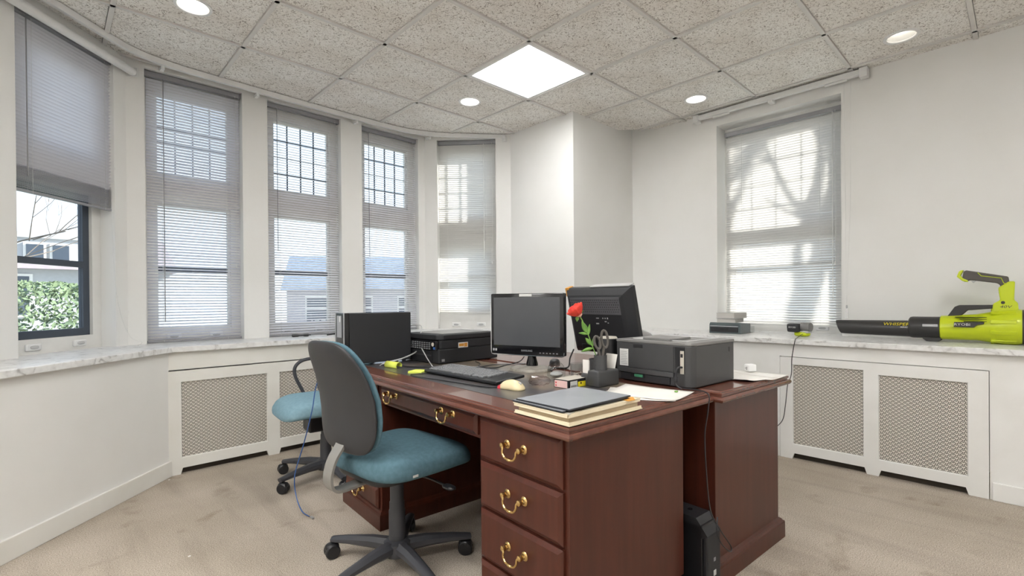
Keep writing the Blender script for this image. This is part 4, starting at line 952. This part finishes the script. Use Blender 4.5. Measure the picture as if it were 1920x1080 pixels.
# local y = world y - .40 ; local z = world z - ZL
MB().lathe([(.046,-.0),(.048,.02),(.053,.38),(.053,.40)],28,Matrix.Translation((0,.485,.077))@Matrix.Rotation(PI/2,4,'X')@Matrix(((1,0,0,0),(0,1,0,0),(0,-.35,1,0),(0,0,0,1)))).build('nozzle','blow',t,True)
MB().lathe([(.054,0),(.066,.008),(.069,.02),(.069,.155)],28,Matrix.Translation((0,.094,.088))@Matrix.Rotation(PI/2,4,'X')).build('collar','blow',t,True)
MB().box(-.075,-.066,-.055,.02,.095,.112,bev=.003).build('silver_label','silver',t)
MB().prism([(-.065,.025),(-.07,.0),(-.055,-.010),(.005,-.010),(.022,.004),(.026,.03)],-.03,.03,Matrix(((0,0,1,0),(1,0,0,0),(0,1,0,.011),(0,0,0,1))),bev=.004).build('foot','blow',t)
f=MB()
f.lathe([(.066,0),(.074,.006),(.076,.05),(.080,.17),(.090,.22),(.104,.28),(.106,.34),(.100,.36)],32,Matrix.Translation((0,-.060,.090))@Matrix.Rotation(PI/2,4,'X')@Matrix(((1,0,0,0),(0,1,.04,0),(0,0,1,0),(0,0,0,1))))
f.build('motor_housing','lime',t,True)
f=MB()
for k in range(10):
    a=2*PI*k/10; f.box(-.012,.012,-.40,-.29,.092,.108,bev=.004,mtx=Matrix.Translation((0,0,.103))@Matrix.Rotation(a,4,'Y'))
f.build('housing_ribs','lime',t)
f=MB()
for k in range(3): f.box(-.056-.008*k,.0,-.275,-.135-.02*k,.158-.012*k,.1605-.012*k,mtx=Matrix.Translation((-.012,0,.0)))
f.build('cooling_slots','blow',t)
MB().lathe([(.098,0),(.100,.01),(.100,.07),(.08,.09)],28,Matrix.Translation((0,-.415,.105))@Matrix.Rotation(PI/2,4,'X')).build('rear_intake','blow',t,True)
YZ=Matrix(((0,0,1,0),(1,0,0,0),(0,1,0,0),(0,0,0,1)))
MB().prism([(-.095,.160),(-.130,.222),(-.150,.232),(-.315,.234),(-.325,.222),(-.31,.212),(-.19,.200),(-.16,.165)],-.022,.022,YZ,bev=.005).build('air_scoop','blow',t)
MB().prism([(-.295,.180),(-.30,.240),(-.330,.262),(-.325,.300),(-.322,.335),(-.366,.372),(-.392,.372),(-.388,.262),(-.404,.245),(-.408,.175)],-.030,.030,YZ,bev=.007).build('handle_post','lime',t)
MB().prism([(-.322,.300),(-.333,.345),(-.320,.362),(-.20,.385),(-.178,.372),(-.163,.385),(-.170,.438),(-.182,.446),(-.365,.400),(-.370,.350),(-.362,.325)],-.024,.024,YZ,bev=.008,seg=3).build('grip','grip',t)
MB().prism([(-.163,.448),(-.150,.440),(-.140,.408),(-.166,.380),(-.190,.372),(-.192,.384),(-.168,.398),(-.158,.415),(-.172,.447)],-.026,.026,YZ,bev=.004).build('grip_bumper','lime',t)
MB().prism([(-.196,.390),(-.232,.384),(-.214,.366)],-.010,.010,YZ,bev=.002).build('trigger','silver',t)
MB().tube([(-.0255,-.368,.352),(-.0255,-.345,.362),(-.0255,-.335,.392),(-.0255,-.250,.408),(-.0255,-.235,.428)],.0022,6).build('grip_stripe','lime',t)
MB().prism([(-.130,.098),(-.132,.128),(-.265,.130),(-.262,.118),(-.235,.114),(-.220,.098)],-.010,.014,Matrix(((0,0,1,-.084),(1,0,0,0),(0,1,0,.001),(0,0,0,1))),bev=.001).build('name_plate','blow',t)
MB().superell(.004,.009,.009,.9,.9,14,8,mtx=Matrix.Translation((-.030,-.342,.247))).build('pivot_bolt','blow',t,True)
text('RYOBI',.021,'label',t,(-.0945,-.168,.115),(PI/2,0,-PI/2),sx=1.25)
text('WHISPER',.027,'yel',t,(-.0535,.155,.106),(PI/2,0,-PI/2),sx=1.25,shear=.2)
text('SERIES',.012,'label',t,(-.0540,.113,.088),(PI/2,0,-PI/2),sx=1.3,shear=.2)
text('40V',.022,'blow',t,(-.0308,-.352,.222),(PI/2,0,-PI/2),sx=1.4,shear=.2)
# pull things on the bay ledge
t=thing('screwdriver_handle','short black handled tool lying on the marble ledge below the middle window','tool',(1.50,4.02,ZL),R(-4))
MB().lathe([(.0,0),(.011,.001),(.013,.01),(.012,.045),(.008,.055),(.008,.085),(.012,.095),(.013,.12),(.010,.128),(0,.129)],14,Matrix.Translation((-.07,0,.0135))@Matrix.Rotation(PI/2,4,'Y')).build('handle','plastic',t,True)
MB().cyl((.05,0,.0135),(.075,0,.0135),.004).build('tip','black',t)
o=tag(MB().tube([(-.09,-.01,.006),(-.02,.005,.010),(.06,.0,.014),(.12,-.01,.02)],.006,8,4).build('cable_end','black',None,True),'black cable end lying on the ledge beside the computer tower','cable'); o.location=(1.80,4.02,ZL)
# crumbs on the carpet
for (x,y) in ((.62,2.35),(.96,2.06),(2.15,.80),(2.42,.78),(3.2,.55)):
    pass
o=tag(MB().prism([(0,0),(.05,.01),(.04,.03),(.005,.035)],0,.004).build('wood_chip','tantop'),'small tan chip lying on the carpet at the foot of the far desk','chip'); o.location=(2.02,.825,0)
for k,(x,y,l) in enumerate(((.452,2.52,'tiny white paper crumb on the carpet left of the near chair'),(.56,3.70,'tiny white crumb on the carpet at the foot of the left wall'))):
    o=tag(MB().superell(.006,.004,.003,.8,.8,10,6).build('paper_crumb','paper',None,True),l,'crumb'); o.location=(x,y,.003)
# ==================================================================== outdoors
M['lawn']=pm('winter_lawn',(.36,.38,.30),.95,var=(.46,.46,.43),vscale=.6)
M['siding']=pm('pale_siding',(.44,.455,.48),.8)
M['roof']=pm('grey_pink_shingle',(.32,.28,.30),.9,var=(.27,.24,.26),vscale=4)
M['droof']=pm('slate_roof',(.22,.28,.37),.9,var=(.18,.23,.31),vscale=3)
M['brick']=pm('dull_brick',(.42,.40,.43),.9,var=(.35,.34,.38),vscale=5)
M['pglass']=pm('dark_window_glass',(.06,.08,.11),.2)
M['bark']=pm('grey_bark',(.17,.145,.125),.9)
M['shrub']=pm('evergreen_shrub',(.17,.24,.13),.8,var=(.10,.15,.085),vscale=9)
GZ=-.9
struct(MB().box(-60,70,-40,80,GZ-.2,GZ).build('ground','lawn'))
def house(label,loc,rz,w,d,h,rh,wallm,roofm,wins,dorm=()):
    t=thing('house',label,'house',loc,rz)
    MB().box(-w/2,w/2,0,d,0,h).build('walls',wallm,t)
    MB().prism([(-.4,h-.1),(d/2,h+rh),(d+.4,h-.1)],-w/2-.3,w/2+.3,Matrix(((0,0,1,0),(1,0,0,0),(0,1,0,0),(0,0,0,1)))).build('roof',roofm,t)
    for (x,z,ww,hh) in wins:
        f=MB().box(x-ww/2-.1,x+ww/2+.1,-.06,.02,z-.1,z+hh+.1).build('window_frame','frame',t)
        MB().box(x-ww/2,x+ww/2,-.08,-.05,z,z+hh).build('window_pane','pglass',f)
        MB().box(x-ww/2,x+ww/2,-.10,-.07,z+hh/2-.04,z+hh/2+.04).build('window_bar','frame',f)
    for (x,z,ww,hh) in dorm:
        dm=MB().box(x-ww/2,x+ww/2,.2,d*.5,z,z+hh).prism([(x-ww/2-.2,z+hh-.05),(x+ww/2+.2,z+hh-.05),(x,z+hh+ww*.38)],-d*.5,-.1,Matrix(((1,0,0,0),(0,0,-1,0),(0,1,0,0),(0,0,0,1)))).build('dormer',wallm,t)
        for q in (-.19,.19): 
            f=MB().box(x+q*ww-.33,x+q*ww+.33,.10,.21,z+hh*.22,z+hh*.82).build('window_frame','frame',t)
            MB().box(x+q*ww-.25,x+q*ww+.25,.06,.12,z+hh*.27,z+hh*.77).build('window_pane','pglass',f)
    return t
def azloc(u,dist): # ground point seen in direction of heading offset
    h=.7668+math.atan((u-960)/912.4); return (dist*math.sin(h),dist*math.cos(h),GZ),-h
l,a=azloc(45,27)
house('white house with a twin-windowed dormer across the street, seen below the half raised blind',l,a,9.5,7,3.5,1.7,'siding','roof',[(-3,1.6,1.1,1.5),(-.4,1.6,1.1,1.5),(2.6,1.6,1.1,1.5)],[(.7,3.35,2.0,1.35)])
l,a=azloc(690,34)
house('slate roofed house seen through the blind of the fourth window',l,a,10,7,2.9,2.4,'brick','droof',[(-3.2,.9,1.2,1.4),(-.4,.9,1.2,1.4),(2.6,.9,1.2,1.4)])
def railing():
    l,a=azloc(720,14); t=thing('porch_railing','dark porch railing outside the fourth window',  'railing',(l[0],l[1],GZ),a)
    MB().box(-2,2,-.04,.04,1.55,1.63).box(-2,2,-.04,.04,.75,.82).box(-2,-1.9,-.05,.05,0,1.7).box(1.9,2,-.05,.05,0,1.7).build('rail','darkframe',t)
    for k in range(24): MB().box(-1.85+k*.16,-1.81+k*.16,-.02,.02,.8,1.56).build('baluster','darkframe',t)
railing()
def tree(label,loc,h,seed,spread=.55,rad=.0032):
    rnd=random.Random(seed); t=thing('bare_tree',label,'tree',loc)
    f=MB(); f.tube([(0,0,0),(.05,.03,h*.25),(.0,.06,h*.45)],[h*.025,h*.018],8,4)
    def br(p,d,L,r,lev):
        q=p+d*L; mid=p+d*L*.5+Vector((rnd.uniform(-1,1),rnd.uniform(-1,1),rnd.uniform(-.3,.8)))*L*.08
        f.tube([p,mid,q],[r,r*.6],5,2)
        if lev==0: return
        for k in range(3):
            nd=(d+Vector((rnd.uniform(-1,1),rnd.uniform(-1,1),rnd.uniform(-.35,.75)))*spread*1.3).normalized()
            br(p+d*L*rnd.uniform(.5,1),nd,L*rnd.uniform(.55,.8),r*.58,lev-1)
    for k in range(5):
        a=k*1.26+rnd.uniform(-.3,.3); br(Vector((0,.03,h*(.28+.04*k))),Vector((math.cos(a),math.sin(a),.75)).normalized(),h*.25,h*rad,4)
    f.build('branches','bark',t,True); return t
l,_=azloc(60,9.5); tree('bare winter tree with thin crossing branches outside the leftmost window',(l[0]-1.6,l[1]+.2,GZ),6.5,3)
tree('bare tree outside the right window shading its sunlit blind',(11.0,-1.0,GZ),8,11,rad=.02)
t=thing('shrub','round evergreen shrub outside the leftmost window','shrub',(lambda q:(q[0][0],q[0][1],GZ))(azloc(75,7.5)))
rnd=random.Random(5); vs=[];fs=[]
for k in range(11000):
    th=rnd.uniform(0,2*PI); z=rnd.random(); r=(.95*(1-z**3)**.5+.1)*rnd.uniform(.75,1.05)
    p=Vector((r*math.cos(th)*1.2,r*math.sin(th),z*2.2+.05)); a=Vector((rnd.uniform(-1,1),rnd.uniform(-1,1),rnd.uniform(-1,1))).normalized()*.034; bq=a.orthogonal().normalized()*.017
    i=len(vs); vs+=[p-a,p+bq,p+a,p-bq]; fs.append((i,i+1,i+2,i+3))
me=bpy.data.meshes.new('leaves'); me.from_pydata([tuple(v) for v in vs],[],fs); o=bpy.data.objects.new('leaves',me); C.objects.link(o); me.materials.append(M['shrub']); o.parent=t; o['kind']='stuff'
MB().tube([(0,0,0),(.05,0,.5),(0,.05,1.1)],.04,6,3).build('stem','bark',t)

# repeats carry a shared group phrase
GROUPS={'venetian_blind':'venetian blinds in the windows','office_chair':'office chairs around the desks','executive_desk':'mahogany desks pushed together','monitor':'monitors on the desks','computer_mouse':'mice on the desks','report_cover':'report covers on the document wallet','paper_sheet':'loose paper sheets on the desks','cable':'loose cables and cords','book':'books on the scanner','downlight':'round downlights in the ceiling','ceiling_light_panel':'square light panels in the ceiling','radiator_cover':'perforated radiator covers','curtain_track':'white curtain tracks','house':'houses across the street','bare_tree':'bare trees outside'}
for o in bpy.data.objects:
    if o.parent is None and 'label' in o and 'category' in o:
        g=GROUPS.get(o.name.split('.')[0])
        if g: o['group']=g
